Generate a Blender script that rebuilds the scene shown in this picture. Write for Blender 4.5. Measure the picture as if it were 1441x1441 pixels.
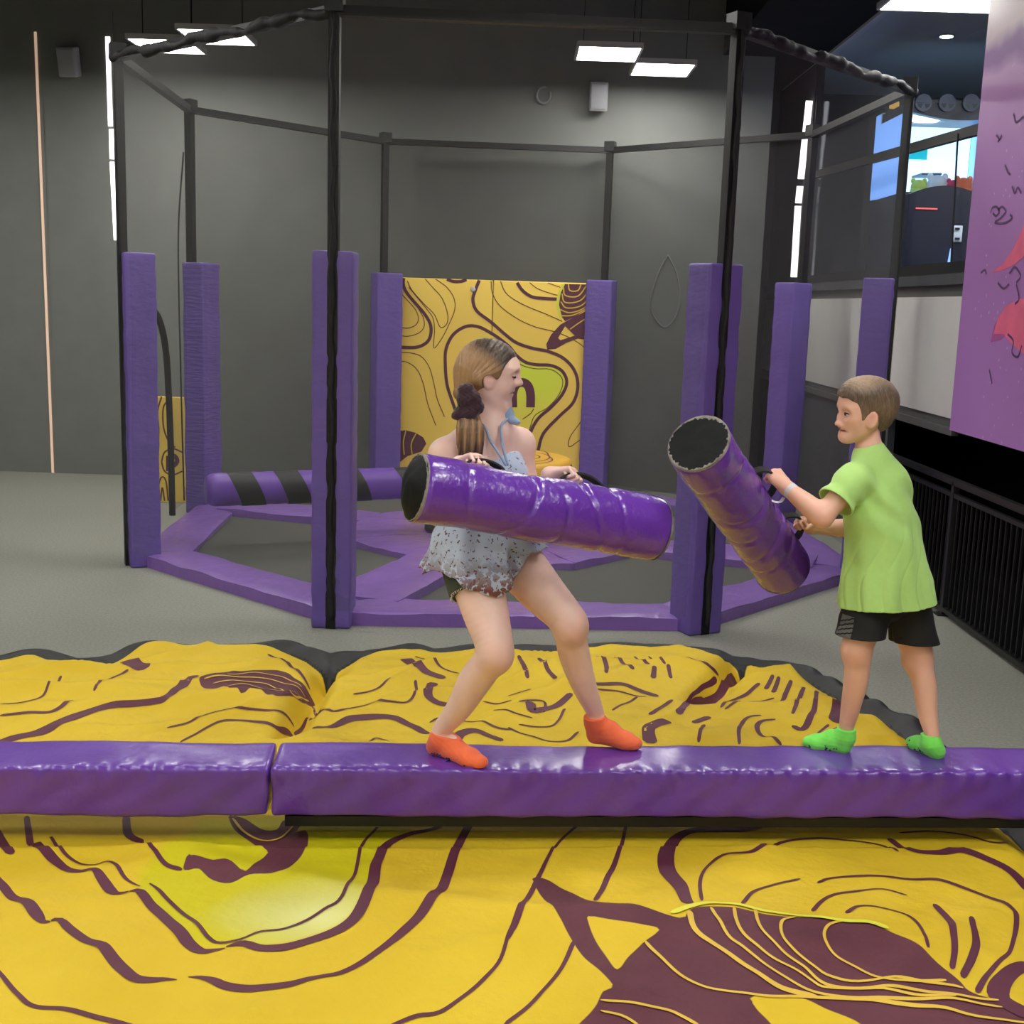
import bpy, bmesh, math, random
import numpy as np
from mathutils import Vector, Matrix
random.seed(7)
for o in list(bpy.data.objects): bpy.data.objects.remove(o, do_unlink=True)
scene = bpy.context.scene
COL = scene.collection

# ------------------------------------------------------------------ camera
FPX, PITCH, ROLL, CAMH = 1683.2, 0.17216673, -0.03189272, 2.1
_fw = np.array([0, math.cos(PITCH), -math.sin(PITCH)])
_r0 = np.array([1.0, 0, 0]); _u0 = np.cross(_r0, _fw)
_RT = math.cos(ROLL) * _r0 - math.sin(ROLL) * _u0
_UP = math.sin(ROLL) * _r0 + math.cos(ROLL) * _u0
CAM = np.array([0, 0, CAMH])
cam_data = bpy.data.cameras.new('camera')
cam = bpy.data.objects.new('camera', cam_data); COL.objects.link(cam)
cam.matrix_world = Matrix(((_RT[0], _UP[0], -_fw[0], CAM[0]), (_RT[1], _UP[1], -_fw[1], CAM[1]),
                           (_RT[2], _UP[2], -_fw[2], CAM[2]), (0, 0, 0, 1)))
cam_data.sensor_fit = 'HORIZONTAL'; cam_data.sensor_width = 36.0
cam_data.lens = FPX / 1441 * 36.0
cam_data.clip_start = 0.05; cam_data.clip_end = 100
scene.camera = cam

# ------------------------------------------------------------------ world, exposure
world = bpy.data.worlds.new('hall_air'); scene.world = world; world.use_nodes = True
world.node_tree.nodes['Background'].inputs[0].default_value = (0.8, 0.85, 1.0, 1)
world.node_tree.nodes['Background'].inputs[1].default_value = 0.02
vs = scene.view_settings
vs.view_transform = 'Standard'; vs.look = 'None'; vs.gamma = 1.0; vs.use_curve_mapping = False
vs.exposure = 0.7
LAMP = 22.0            # emission of the ceiling panels
CEIL_Z = 5.5

def ray(px, py):
    return _fw + _RT * (px - 720.5) / FPX - _UP * (py - 720.5) / FPX
def atz(px, py, z):
    d = ray(px, py); return CAM + d * (z - CAMH) / d[2]
def aty(px, py, y):
    d = ray(px, py); return CAM + d * (y / d[1])
def atx(px, py, x):
    d = ray(px, py); return CAM + d * (x / d[0])
def atd(px, py, dep):
    return CAM + ray(px, py) * dep

# ------------------------------------------------------------------ materials
def lin(c):
    return tuple((v / 12.92 if v <= 0.04045 else ((v + 0.055) / 1.055) ** 2.4) for v in (x / 255 for x in c))
MATS = {}
def new_mat(name):
    m = bpy.data.materials.new(name); m.use_nodes = True
    nt = m.node_tree; b = nt.nodes['Principled BSDF']; MATS[name] = m
    return m, nt, b
def N(nt, t, **kw):
    n = nt.nodes.new(t)
    for k, v in kw.items(): setattr(n, k, v)
    return n
def mat(name, rgb, rough=0.6, metal=0.0, noise=None, bump=None, coat=0.0, emis=None, estr=0.0, spec=0.5, sheen=0.0, sss=0.0, squash=None):
    """rgb linear. noise=(scale, amount, detail): brightness mottling. bump=(scale, strength, dist)"""
    m, nt, b = new_mat(name)
    b.inputs['Roughness'].default_value = rough; b.inputs['Metallic'].default_value = metal
    b.inputs['Specular IOR Level'].default_value = spec
    b.inputs['Coat Weight'].default_value = coat; b.inputs['Coat Roughness'].default_value = 0.16
    b.inputs['Sheen Weight'].default_value = sheen
    if sss:
        b.inputs['Subsurface Weight'].default_value = sss
        b.inputs['Subsurface Radius'].default_value = (0.02, 0.008, 0.004); b.inputs['Subsurface Scale'].default_value = 0.5
    tc = N(nt, 'ShaderNodeTexCoord')
    if noise:
        nz = N(nt, 'ShaderNodeTexNoise'); nz.inputs['Scale'].default_value = noise[0]
        nz.inputs['Detail'].default_value = noise[2] if len(noise) > 2 else 4
        nt.links.new(tc.outputs['Object'], nz.inputs['Vector'])
        mx = N(nt, 'ShaderNodeMix', data_type='RGBA')
        a = noise[1]
        mx.inputs[6].default_value = (*[max(0, c * (1 - a)) for c in rgb], 1)
        mx.inputs[7].default_value = (*[min(1, c * (1 + a)) for c in rgb], 1)
        nt.links.new(nz.outputs['Fac'], mx.inputs[0]); nt.links.new(mx.outputs[2], b.inputs['Base Color'])
    else:
        b.inputs['Base Color'].default_value = (*rgb, 1)
    if bump:
        n2 = N(nt, 'ShaderNodeTexNoise'); n2.inputs['Scale'].default_value = bump[0]; n2.inputs['Detail'].default_value = 3
        mp_ = N(nt, 'ShaderNodeMapping'); mp_.inputs['Scale'].default_value = squash or (1, 1, 1); nt.links.new(tc.outputs['Object'], mp_.inputs[0]); nt.links.new(mp_.outputs[0], n2.inputs['Vector'])
        bp = N(nt, 'ShaderNodeBump'); bp.inputs['Strength'].default_value = bump[1]; bp.inputs['Distance'].default_value = bump[2]
        nt.links.new(n2.outputs['Fac'], bp.inputs['Height']); nt.links.new(bp.outputs['Normal'], b.inputs['Normal'])
    if emis:
        b.inputs['Emission Color'].default_value = (*emis, 1); b.inputs['Emission Strength'].default_value = estr
    return m

mat('carpet', lin((144, 145, 136)), 0.95, noise=(60, 0.35, 8), bump=(350, 0.5, 0.004), spec=0.1)
mat('wall_paint', lin((122, 125, 121)), 0.85, noise=(3, 0.12), spec=0.2)
mat('wall_pale', lin((212, 212, 206)), 0.8, noise=(3, 0.05), spec=0.2)
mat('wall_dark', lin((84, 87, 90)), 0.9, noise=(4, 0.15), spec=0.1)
mat('void_shade', lin((18, 18, 20)), 0.9, spec=0.1)  # black stands in for the darkness under the upper floor
mat('ceiling_black', lin((30, 32, 36)), 0.9, noise=(2, 0.3), spec=0.1)
mat('mezz_grey', lin((182, 186, 194)), 0.8, noise=(1.2, 0.1))
mat('fascia_white', lin((226, 226, 220)), 0.55, noise=(5, 0.04))
mat('fascia_trim', lin((96, 96, 94)), 0.7, noise=(8, 0.1))
mat('black_metal', lin((18, 19, 20)), 0.5, metal=0.15, noise=(20, 0.2))
mat('rail_metal', lin((44, 46, 47)), 0.38, metal=0.4, noise=(20, 0.2))
mat('black_fabric', lin((24, 24, 26)), 0.75, noise=(30, 0.3), bump=(40, 0.4, 0.01))
mat('black_vinyl', lin((24, 27, 27)), 0.55, noise=(25, 0.3), bump=(30, 0.35, 0.004))
mat('cap_black', lin((15, 18, 18)), 0.6, noise=(25, 0.3), bump=(22, 0.6, 0.006), spec=0.25)
mat('strap_black', lin((20, 21, 22)), 0.7, noise=(200, 0.3), bump=(400, 0.5, 0.002))
mat('pad_purple', lin((104, 83, 160)), 0.5, noise=(5, 0.16), bump=(14, 0.5, 0.012), coat=0.05, squash=(1, 1, 1.8))
mat('pad_wrinkled', lin((104, 83, 160)), 0.46, noise=(5, 0.16), bump=(12, 0.9, 0.02), coat=0.08, squash=(.5, .5, 3.2))
mat('mat_purple', lin((134, 98, 178)), 0.36, noise=(4, 0.16), bump=(9, 0.5, 0.02), coat=0.12)
mat('beam_purple', lin((102, 58, 164)), 0.32, noise=(6, 0.1), bump=(24, 0.35, 0.007), coat=0.4)
mat('stick_purple', lin((108, 56, 172)), 0.24, noise=(8, 0.14), bump=(52, 0.6, 0.006), coat=0.5)
mat('roller_purple', lin((112, 74, 170)), 0.4, noise=(6, 0.15), bump=(18, 0.3, 0.008))
mat('worn_backing', lin((140, 134, 128)), 0.9, noise=(38, 0.9, 8))
mat('tramp_bed', lin((92, 93, 88)), 0.9, noise=(70, 0.2), spec=0.1)
mat('yellow_vinyl', lin((236, 180, 40)), 0.5, noise=(3, 0.06))
mat('yellow_panel', lin((255, 216, 92)), 0.55, noise=(2, 0.05))
mat('ink', lin((92, 38, 58)), 0.6, noise=(6, 0.12))
mat('ink_thin', lin((110, 60, 40)), 0.6)
mat('print_yellow', lin((222, 184, 64)), 0.6)
mat('print_lime', lin((226, 224, 70)), 0.6)
mat('white_plastic', lin((205, 205, 205)), 0.5)
mat('grey_plastic', lin((150, 152, 156)), 0.5)
mat('lamp_frame', lin((190, 190, 190)), 0.4)
mat('lamp_glow', (0.9, 0.9, 0.9), 0.5, emis=(1.0, 0.965, 0.91), estr=LAMP)
mat('slit_glow', (0.9, 0.9, 0.9), 0.5, emis=(1.0, 0.95, 0.93), estr=1.6)
mat('edge_glow_amber', (0.6, 0.45, 0.35), 0.5, emis=(1.0, 0.66, 0.46), estr=0.26)  # low glow stands in for light on a panel edge
mat('rust_pipe', lin((110, 60, 52)), 0.5, noise=(10, 0.3))

def net_mat(name, col, f0, f1):
    m, nt, b = new_mat(name)
    out = nt.nodes['Material Output']
    nt.nodes.remove(b)
    d = N(nt, 'ShaderNodeBsdfDiffuse'); d.inputs[0].default_value = (*col, 1)
    t = N(nt, 'ShaderNodeBsdfTransparent'); mx = N(nt, 'ShaderNodeMixShader')
    tc = N(nt, 'ShaderNodeTexCoord'); nz = N(nt, 'ShaderNodeTexNoise'); nz.inputs['Scale'].default_value = 1.3
    nt.links.new(tc.outputs['Object'], nz.inputs['Vector'])
    mr = N(nt, 'ShaderNodeMapRange'); mr.inputs[3].default_value = f0; mr.inputs[4].default_value = f1
    nt.links.new(nz.outputs['Fac'], mr.inputs[0]); nt.links.new(mr.outputs[0], mx.inputs[0])
    nt.links.new(t.outputs[0], mx.inputs[1]); nt.links.new(d.outputs[0], mx.inputs[2]); nt.links.new(mx.outputs[0], out.inputs[0])
net_mat('net', (.22, .225, .22), .10, .20)
net_mat('net_rear_shaded', (.05, .053, .053), .30, .42)  # same netting; the darkness of the rear bays is put into this copy
def glass_mat():
    m, nt, b = new_mat('glass')
    out = nt.nodes['Material Output']; nt.nodes.remove(b)
    g = N(nt, 'ShaderNodeBsdfGlossy'); g.inputs['Roughness'].default_value = 0.03; g.inputs[0].default_value = (0.9, 0.95, 1, 1)
    t = N(nt, 'ShaderNodeBsdfTransparent'); t.inputs[0].default_value = (0.93, 0.96, 1, 1)
    mx = N(nt, 'ShaderNodeMixShader'); mx.inputs[0].default_value = 0.05
    nt.links.new(t.outputs[0], mx.inputs[1]); nt.links.new(g.outputs[0], mx.inputs[2]); nt.links.new(mx.outputs[0], out.inputs[0])
glass_mat()

# ------------------------------------------------------------------ object helpers
def tag(o, label=None, cat=None, group=None, kind=None):
    if label: o['label'] = label
    if cat: o['category'] = cat
    if group: o['group'] = group
    if kind: o['kind'] = kind
    return o
def empty(name, loc, label=None, cat=None, group=None):
    o = bpy.data.objects.new(name, None); COL.objects.link(o); o.location = loc; o.empty_display_size = 0.1
    return tag(o, label, cat, group)
def world_of(o):
    w = np.zeros(3)
    while o is not None:      # parents are only ever translated
        w = w + np.array(o.location); o = o.parent
    return w
def mesh_obj(name, V, F, m, parent=None, smooth=False, at=None):
    """V in world coordinates. The origin goes to `at` (default: parent's location or the base centre)."""
    V = np.asarray(V, float).reshape(-1, 3)
    pw = world_of(parent)
    if at is None:
        at = pw if parent is not None else np.array([*(V.min(0) + V.max(0))[:2] / 2, V[:, 2].min()])
    at = np.asarray(at, float)
    me = bpy.data.meshes.new(name)
    me.from_pydata((V - at).tolist(), [], F.tolist() if isinstance(F, np.ndarray) else F)
    if smooth: me.polygons.foreach_set('use_smooth', [True] * len(me.polygons))
    me.materials.append(MATS[m] if isinstance(m, str) else m); me.update()
    o = bpy.data.objects.new(name, me); COL.objects.link(o)
    o.parent = parent; o.location = Vector(at - pw)
    return o
class MB:
    def __init__(s): s.V = []; s.F = []; s.n = 0
    def add(s, V, F):
        V = np.asarray(V, float).reshape(-1, 3); s.V.append(V)
        s.F += [[i + s.n for i in f] for f in F]; s.n += len(V); return s
    def box(s, lo, hi):
        x0, y0, z0 = lo; x1, y1, z1 = hi
        V = [(x0, y0, z0), (x1, y0, z0), (x1, y1, z0), (x0, y1, z0), (x0, y0, z1), (x1, y0, z1), (x1, y1, z1), (x0, y1, z1)]
        return s.add(V, [(0, 3, 2, 1), (4, 5, 6, 7), (0, 1, 5, 4), (1, 2, 6, 5), (2, 3, 7, 6), (3, 0, 4, 7)])
    def obox(s, c, ax, ay, az, hx, hy, hz):
        c = np.asarray(c, float); ax, ay, az = [np.asarray(a, float) for a in (ax, ay, az)]
        V = [c + sx * hx * ax + sy * hy * ay + sz * hz * az for sz in (-1, 1) for (sx, sy) in ((-1, -1), (1, -1), (1, 1), (-1, 1))]
        return s.add(V, [(0, 3, 2, 1), (4, 5, 6, 7), (0, 1, 5, 4), (1, 2, 6, 5), (2, 3, 7, 6), (3, 0, 4, 7)])
    def bar(s, a, b, w, h=None, up=(0, 0, 1)):
        a = np.asarray(a, float); b = np.asarray(b, float); d = b - a; L = np.linalg.norm(d); d /= L
        u = np.asarray(up, float)
        if abs(d @ u) > 0.98: u = np.array([0, 1.0, 0])
        sd = np.cross(d, u); sd /= np.linalg.norm(sd); u = np.cross(sd, d)
        return s.obox((a + b) / 2, d, sd, u, L / 2, w / 2, (h or w) / 2)
    def tube(s, P, r, seg=10, caps=True, wob=None):
        P = np.asarray(P, float); n = len(P); r = np.broadcast_to(np.asarray(r, float), (n,))
        T = np.gradient(P, axis=0); T /= np.linalg.norm(T, axis=1)[:, None]
        u = np.array([0, 0, 1.0]) if abs(T[0][2]) < 0.9 else np.array([1.0, 0, 0])
        V = []
        for i in range(n):
            u = u - (u @ T[i]) * T[i]; u /= np.linalg.norm(u); v = np.cross(T[i], u)
            for k in range(seg):
                a = 2 * math.pi * k / seg
                rr = r[i] * (1 + (wob(i, a) if wob else 0))
                V.append(P[i] + rr * (math.cos(a) * u + math.sin(a) * v))
        F = [(i * seg + k, i * seg + (k + 1) % seg, (i + 1) * seg + (k + 1) % seg, (i + 1) * seg + k) for i in range(n - 1) for k in range(seg)]
        if caps: F += [tuple(range(seg))[::-1], tuple((n - 1) * seg + k for k in range(seg))]
        return s.add(V, F)
    def prism(s, poly, z0, z1):
        n = len(poly)
        V = [(*p[:2], z0) for p in poly] + [(*p[:2], z1) for p in poly]
        return s.add(V, [tuple(range(n))[::-1], tuple(range(n, 2 * n))] + [(i, (i + 1) % n, n + (i + 1) % n, n + i) for i in range(n)])
    def build(s, name, m, parent=None, smooth=False, at=None):
        return mesh_obj(name, np.concatenate(s.V), s.F, m, parent, smooth, at)
def snoise(P, freq, seed, n=7):
    rs = np.random.RandomState(seed); P = np.asarray(P, float)
    K = rs.normal(size=(n, P.shape[1])); K /= np.linalg.norm(K, axis=1)[:, None]; K *= freq * rs.uniform(0.6, 1.5, (n, 1))
    ph = rs.uniform(0, 6.28, n)
    return np.sin(P @ K.T + ph).sum(1) / math.sqrt(n)
def catmull(P, step):
    """resample a polyline smoothly"""
    P = np.asarray(P, float)
    if len(P) < 3:
        n = max(2, int(np.linalg.norm(P[-1] - P[0]) / step) + 1)
        t = np.linspace(0, 1, n)[:, None]; return P[0] * (1 - t) + P[-1] * t
    Q = np.vstack([2 * P[0] - P[1], P, 2 * P[-1] - P[-2]]); out = []
    for i in range(1, len(Q) - 2):
        p0, p1, p2, p3 = Q[i - 1:i + 3]; n = max(2, int(np.linalg.norm(p2 - p1) / step) + 1)
        t = np.linspace(0, 1, n, endpoint=False)[:, None]
        out.append(0.5 * (2 * p1 + (p2 - p0) * t + (2 * p0 - 5 * p1 + 4 * p2 - p3) * t * t + (3 * p1 - p0 - 3 * p2 + p3) * t ** 3))
    return np.vstack(out + [P[-1:]])
def rbox(cx, half, r, seg=(6, 6, 6), axes=None, disp=None):
    """rounded box: V,F with welded edges; axes = 3x3 rows (local x,y,z in world)"""
    half = np.asarray(half, float); V = []; F = []; key = {}
    def vid(p):
        k = tuple(np.round(p * 5000).astype(int))
        if k not in key: key[k] = len(V); V.append(p)
        return key[k]
    for a in range(3):
        b, c = (a + 1) % 3, (a + 2) % 3
        nb, nc = seg[b], seg[c]
        def spaced(n, h):       # put two rows inside the rounding
            return np.concatenate([[-h, -h + r * 0.45, -h + r], np.linspace(-h + r, h - r, n + 1)[1:-1], [h - r, h - r * 0.45, h]])
        gb, gc = spaced(nb, half[b]), spaced(nc, half[c])
        for sgn in (-1, 1):
            G = np.zeros((len(gb), len(gc), 3)); G[..., a] = sgn * half[a]; G[..., b] = gb[:, None]; G[..., c] = gc[None]
            inner = np.clip(G, -(half - r), half - r); n = G - inner; n /= np.linalg.norm(n, axis=-1, keepdims=True)
            G = inner + r * n
            ids = [[vid(G[i, j]) for j in range(len(gc))] for i in range(len(gb))]
            for i in range(len(gb) - 1):
                for j in range(len(gc) - 1):
                    f = (ids[i][j], ids[i + 1][j], ids[i + 1][j + 1], ids[i][j + 1])
                    F.append(f if sgn > 0 else f[::-1])
    V = np.array(V); inner = np.clip(V, -(half - r), half - r); n = V - inner; n /= np.linalg.norm(n, axis=1)[:, None]
    if disp is not None: V = V + n * disp(V)[:, None]
    A = np.eye(3) if axes is None else np.asarray(axes, float)
    return V @ A + np.asarray(cx, float), F
def ribbon(P, w, zf=None, nrm=None):
    """flat stripe along P (n,3). w: scalar or per-point. Surface normal nrm, or draped by zf(xy)."""
    P = np.asarray(P, float); n = len(P); w = np.broadcast_to(np.asarray(w, float), (n,))
    T = np.gradient(P, axis=0)
    up = np.array([0, 0, 1.0]) if nrm is None else np.asarray(nrm, float)
    S = np.cross(T, up); S /= (np.linalg.norm(S, axis=1)[:, None] + 1e-9)
    L = P + S * w[:, None] / 2; R = P - S * w[:, None] / 2
    if zf is not None:
        M = P.copy()
        for A in (L, R, M): A[:, 2] = zf(A[:, :2])
        V = np.vstack([L, M, R])
        F = [(i, n + i, n + i + 1, i + 1) for i in range(n - 1)] + [(n + i, 2 * n + i, 2 * n + i + 1, n + i + 1) for i in range(n - 1)]
    else:
        V = np.vstack([L, R]); F = [(i, n + i, n + i + 1, i + 1) for i in range(n - 1)]
    return V, F
def poly_sdf(Q, poly):
    """signed distance (negative inside) of points Q (n,2) to a closed polygon"""
    Q = np.asarray(Q, float); poly = np.asarray(poly, float); d = np.full(len(Q), 1e9); ins = np.zeros(len(Q), bool)
    for i in range(len(poly)):
        a = poly[i]; b = poly[(i + 1) % len(poly)]; e = b - a; wv = Q - a
        t = np.clip((wv @ e) / (e @ e + 1e-12), 0, 1); d = np.minimum(d, np.hypot(*(wv - t[:, None] * e).T))
        c = (a[1] > Q[:, 1]) != (b[1] > Q[:, 1])
        with np.errstate(divide='ignore', invalid='ignore'):
            xi = a[0] + (Q[:, 1] - a[1]) * e[0] / (e[1] if e[1] != 0 else 1e-12)
        ins ^= c & (Q[:, 0] < xi)
    return np.where(ins, -d, d)
def seg_dist(Q, a, b):
    a = np.asarray(a, float); b = np.asarray(b, float); e = b - a; w = Q - a
    t = np.clip((w @ e) / (e @ e), 0, 1); return np.linalg.norm(w - t[:, None] * e, axis=1), t
# ================================================================== the setting
def struct(name, mb, m, label, cat, smooth=False):
    return tag(mb.build(name, m, None, smooth), label, cat, kind='structure')
XR, YB, YR = 3.2, 13.75, 15.7          # right fascia plane, back wall, recessed back wall
struct('floor', MB().box((-9, -4, -0.1), (9, YR + 0.1, 0)), 'carpet', 'speckled grey carpet across the whole hall', 'floor')
struct('wall_back', MB().box((-9, YB, 0), (2.72, YB + 2.05, CEIL_Z)), 'wall_paint', 'charcoal grey rear wall behind the net cage', 'wall')
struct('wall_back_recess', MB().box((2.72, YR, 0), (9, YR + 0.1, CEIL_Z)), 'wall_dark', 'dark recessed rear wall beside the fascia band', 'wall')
struct('wall_left', MB().box((-9.1, -4, 0), (-9, YR, CEIL_Z)), 'wall_paint', 'charcoal grey side wall of the hall', 'wall')
struct('wall_front', MB().box((-9, -4.1, 0), (9, -4, CEIL_Z)), 'wall_pale', 'pale wall facing the net cage', 'wall')  # unseen wall, made pale to bounce light onto the players
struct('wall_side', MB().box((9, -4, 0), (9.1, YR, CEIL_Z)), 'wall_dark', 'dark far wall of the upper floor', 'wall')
struct('ceiling', MB().box((-9, -4, CEIL_Z), (9, YR, CEIL_Z + 0.1)), 'ceiling_black', 'black open ceiling of the hall', 'ceiling')
# mezzanine beyond the right-hand fascia: slab, grey ceiling, bulkhead, black void below
struct('floor_mezzanine', MB().box((XR + 0.1, 1.0, 2.2), (9, YR, 2.34)), 'wall_dark', 'upper floor slab behind the white fascia band', 'floor')
struct('ceiling_mezzanine', MB().box((XR + 0.02, 1.0, 4.82), (9, YR, 4.95)), 'mezz_grey', 'pale grey ceiling over the upper floor', 'ceiling')
struct('trim_bulkhead', MB().box((2.15, 8.8, 4.85), (XR + 0.02, YR, CEIL_Z)), 'ceiling_black', 'dark dropped bulkhead along the ceiling edge', 'bulkhead')
struct('floor_void', MB().box((XR, 1.0, 0.0), (4.3, YR, 0.004)), 'void_shade', 'black floor strip behind the railing', 'floor')
struct('wall_void', MB().box((4.3, 1.0, 0), (4.4, YR, 2.2)), 'void_shade', 'black wall under the upper floor behind the railing', 'wall')
wr = struct('wall_right', MB().box((XR, 8.67, 1.27), (XR + 0.1, YR, 2.34)), 'fascia_trim', 'grey fascia band under the upper floor windows', 'wall')
for k, (y0, y1) in enumerate(((8.68, 11.2), (11.23, 13.4), (13.43, 15.62))):
    MB().box((XR - 0.018, y0, 1.375), (XR, y1, 2.255)).build('panel', 'fascia_white', wr)
MB().box((XR - 0.05, 8.67, 2.34), (XR + 0.14, YR, 2.42)).build('ledge', 'wall_dark', wr)
MB().box((XR - 0.03, 8.67, 1.255), (XR + 0.02, YR, 1.31)).build('lower_edge', 'fascia_trim', wr)
tr = struct('wall_upper', MB().box((XR, 13.85, 2.42), (XR + 0.1, YR, 4.82)), 'wall_dark', 'dark wall panel at the end of the upper floor window', 'wall')
# dark lower wall panels beneath the band towards the recess
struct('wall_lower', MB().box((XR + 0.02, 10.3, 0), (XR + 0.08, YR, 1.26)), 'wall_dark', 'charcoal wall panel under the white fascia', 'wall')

# window on the upper floor: frame and pane
wf = MB()
wf.bar((XR + .05, 13.83, 2.42), (XR + .05, 13.83, 4.82), 0.07)
wf.bar((XR + .05, 5.0, 2.46), (XR + .05, 13.85, 2.46), 0.1, 0.1)
w1 = struct('window_1', wf, 'black_metal', 'black framed window opening of the upper floor', 'window')
pa, pb = atx(1104, 258, XR + .06), atx(1441, 165, XR + .06)
MB().bar(pa, pb, 0.05, 0.075).build('guard_bar', 'black_metal', w1)
MB().box((XR + .055, 5.0, 2.5), (XR + .061, 13.8, 4.82)).build('pane', 'glass', w1)
MB().bar(atx(1348, 188, XR + .03), atx(1338, 380, XR + .03), 0.012).build('pull_cord', 'black_metal', w1)

# daylight slits between the wall panels, and one seam given an amber glow
def slit(name, m, label, a, b, w):
    mb = MB()
    for (p, q) in zip(a, b): mb.bar(p, q, w, 0.03, up=(0, 1, 0))
    return struct(name, mb, m, label, 'light slit')
slit('seam_glow', 'edge_glow_amber', 'tall amber daylight slit down the grey wall', [aty(50, 45, YB)], [aty(75, 672, YB)], 0.026)
s3 = [aty(152, 52, YB - .005), aty(157, 182, YB - .005), aty(158, 228, YB - .005)]
e3 = [aty(156, 178, YB - .005), aty(158, 224, YB - .005), aty(164, 338, YB - .005)]
slit('window_3', 'slit_glow', 'bright white daylight slit beside the net cage', s3, e3, 0.05)
s4 = [atx(1142, 142, XR - .01), atx(1129, 262, XR - .01), atx(1126, 290, XR - .01)]
e4 = [atx(1130, 252, XR - .01), atx(1126.5, 286, XR - .01), atx(1120, 390, XR - .01)]
slit('window_4', 'slit_glow', 'bright white daylight slit near the upper floor window', s4, e4, 0.12)
# shallow panel joints of the dark back wall (board edges)
tp = MB()
for px in (75, ):
    p = aty(px + 3, 672, YB); tp.box((p[0] + .02, YB - .012, 0), (p[0] + .8, YB, CEIL_Z - .4))
struct('trim_1', tp, 'wall_paint', 'proud charcoal wall board between the two daylight slits', 'wall board')

# ------------------------------------------------------------------ ceiling lamps
LZ = 4.5
def ceiling_light(cx, cy, label, w=0.6, l=0.66, z=LZ, zc=CEIL_Z):
    e = empty('ceiling_light', (cx, cy, z), label, 'ceiling light', 'square ceiling light panels')
    f = MB()
    for s in (-1, 1):
        f.box((cx - w / 2, cy + s * l / 2 - .012, z), (cx + w / 2, cy + s * l / 2 + .012, z + .05))
        f.box((cx + s * w / 2 - .012, cy - l / 2, z), (cx + s * w / 2 + .012, cy + l / 2, z + .05))
    f.box((cx - w / 2, cy - l / 2, z + .035), (cx + w / 2, cy + l / 2, z + .05))
    f.build('frame', 'lamp_frame', e)
    MB().box((cx - w / 2 + .013, cy - l / 2 + .013, z + .004), (cx + w / 2 - .013, cy + l / 2 - .013, z + .03)).build('diffuser', 'lamp_glow', e)
    for sx in (-1, 1):
        MB().bar((cx + sx * w * .4, cy, z + .05), (cx + sx * w * .4, cy, zc), 0.008).build('hanger', 'black_metal', e)
    return e
ceiling_light(0.785, 12.14, 'glowing square ceiling panel above the yellow printed pad, by the round hook')
ceiling_light(1.39, 12.83, 'glowing square ceiling panel above the yellow printed pad, towards the fascia band')
ceiling_light(-3.56, 12.44, 'glowing square ceiling panel over the net cage near the white daylight slit')
ceiling_light(-2.94, 11.94, 'glowing square ceiling panel over the net cage beside the corner post')
ceiling_light(3.33, 9.65, 'long bright ceiling panel beside the purple mural', w=1.15, z=4.47)
for y in (8.0, 4.4, 0.9, -2.4):
    for x in (-6.4, -3.3, 0.8, 2.6):
        if x == 2.6 and y > 4: continue
        ceiling_light(x, y, 'square ceiling panel hanging over the airbag side of the hall')
for x in (-2.5, 2.3): ceiling_light(x, 2.3, 'square ceiling panel hanging right above the airbag')  # lamps added out of view for frontal light on the players
ceiling_light(-1.3, 9.2, 'square ceiling panel hanging over the front of the net cage')  # added out of view to brighten the cage interior
for x, y in ((5.3, 9.0), (5.4, 6.2), (7.6, 12.5)): ceiling_light(x, y, 'square ceiling panel over the upper floor', z=4.76, zc=4.82)  # added out of view to lighten the upper floor ceiling
for y in (11.5,):
    ceiling_light(-6.8, y, 'square ceiling panel hanging over the empty carpet')
# upper floor downlight
dl = atz(1332, 50, 4.815)
e = empty('downlight', dl, 'small round downlight in the pale grey ceiling', 'downlight')
MB().tube([dl + (0, 0, .004), dl + (0, 0, -.01)], [.075, .075], 20).build('rim', 'white_plastic', e, True)
MB().tube([dl + (0, 0, -.008), dl + (0, 0, -.014)], [.06, .06], 20).build('lens', 'lamp_glow', e, True)
for (x, y) in ((5.6, 7.4), (6.4, 9.6), (7.6, 11)):  # added out of view, oversized to brighten the upper floor
    d2 = np.array([x, y, 4.815]); e = empty('downlight', d2, 'round downlight deep over the upper floor', 'downlight', 'downlights deep over the upper floor')
    MB().tube([d2 + (0, 0, .004), d2 + (0, 0, -.01)], [.26, .26], 24).build('rim', 'white_plastic', e, True)
    MB().tube([d2 + (0, 0, -.008), d2 + (0, 0, -.014)], [.24, .24], 24).build('lens', 'lamp_glow', e, True)
pp = [atz(1090, 62, 5.25), atz(1160, 0, 5.25)]; pd = pp[1] - pp[0]
tag(MB().tube([pp[0] - pd * .6, pp[0], pp[1], pp[1] + pd * 2], .035, 8).build('pipe', 'rust_pipe', None, True), 'thin rust red pipe running under the black ceiling', 'pipe')
# dark rounded canopy above the mural
cv = []
for t in np.linspace(0, 1, 14):
    cv.append((XR - .1 + .75 * math.sin(t * math.pi / 2), 8.9 + .9 * (1 - math.cos(t * math.pi / 2))))
cv += [(XR + .65, 7.0), (XR - .1, 7.0)]
tag(MB().prism(cv[::-1], 4.42, 4.6).build('canopy_soffit', 'wall_dark'), 'dark rounded soffit above the purple mural', 'soffit')
bpy.data.objects['canopy_soffit']['kind'] = 'structure'

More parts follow.
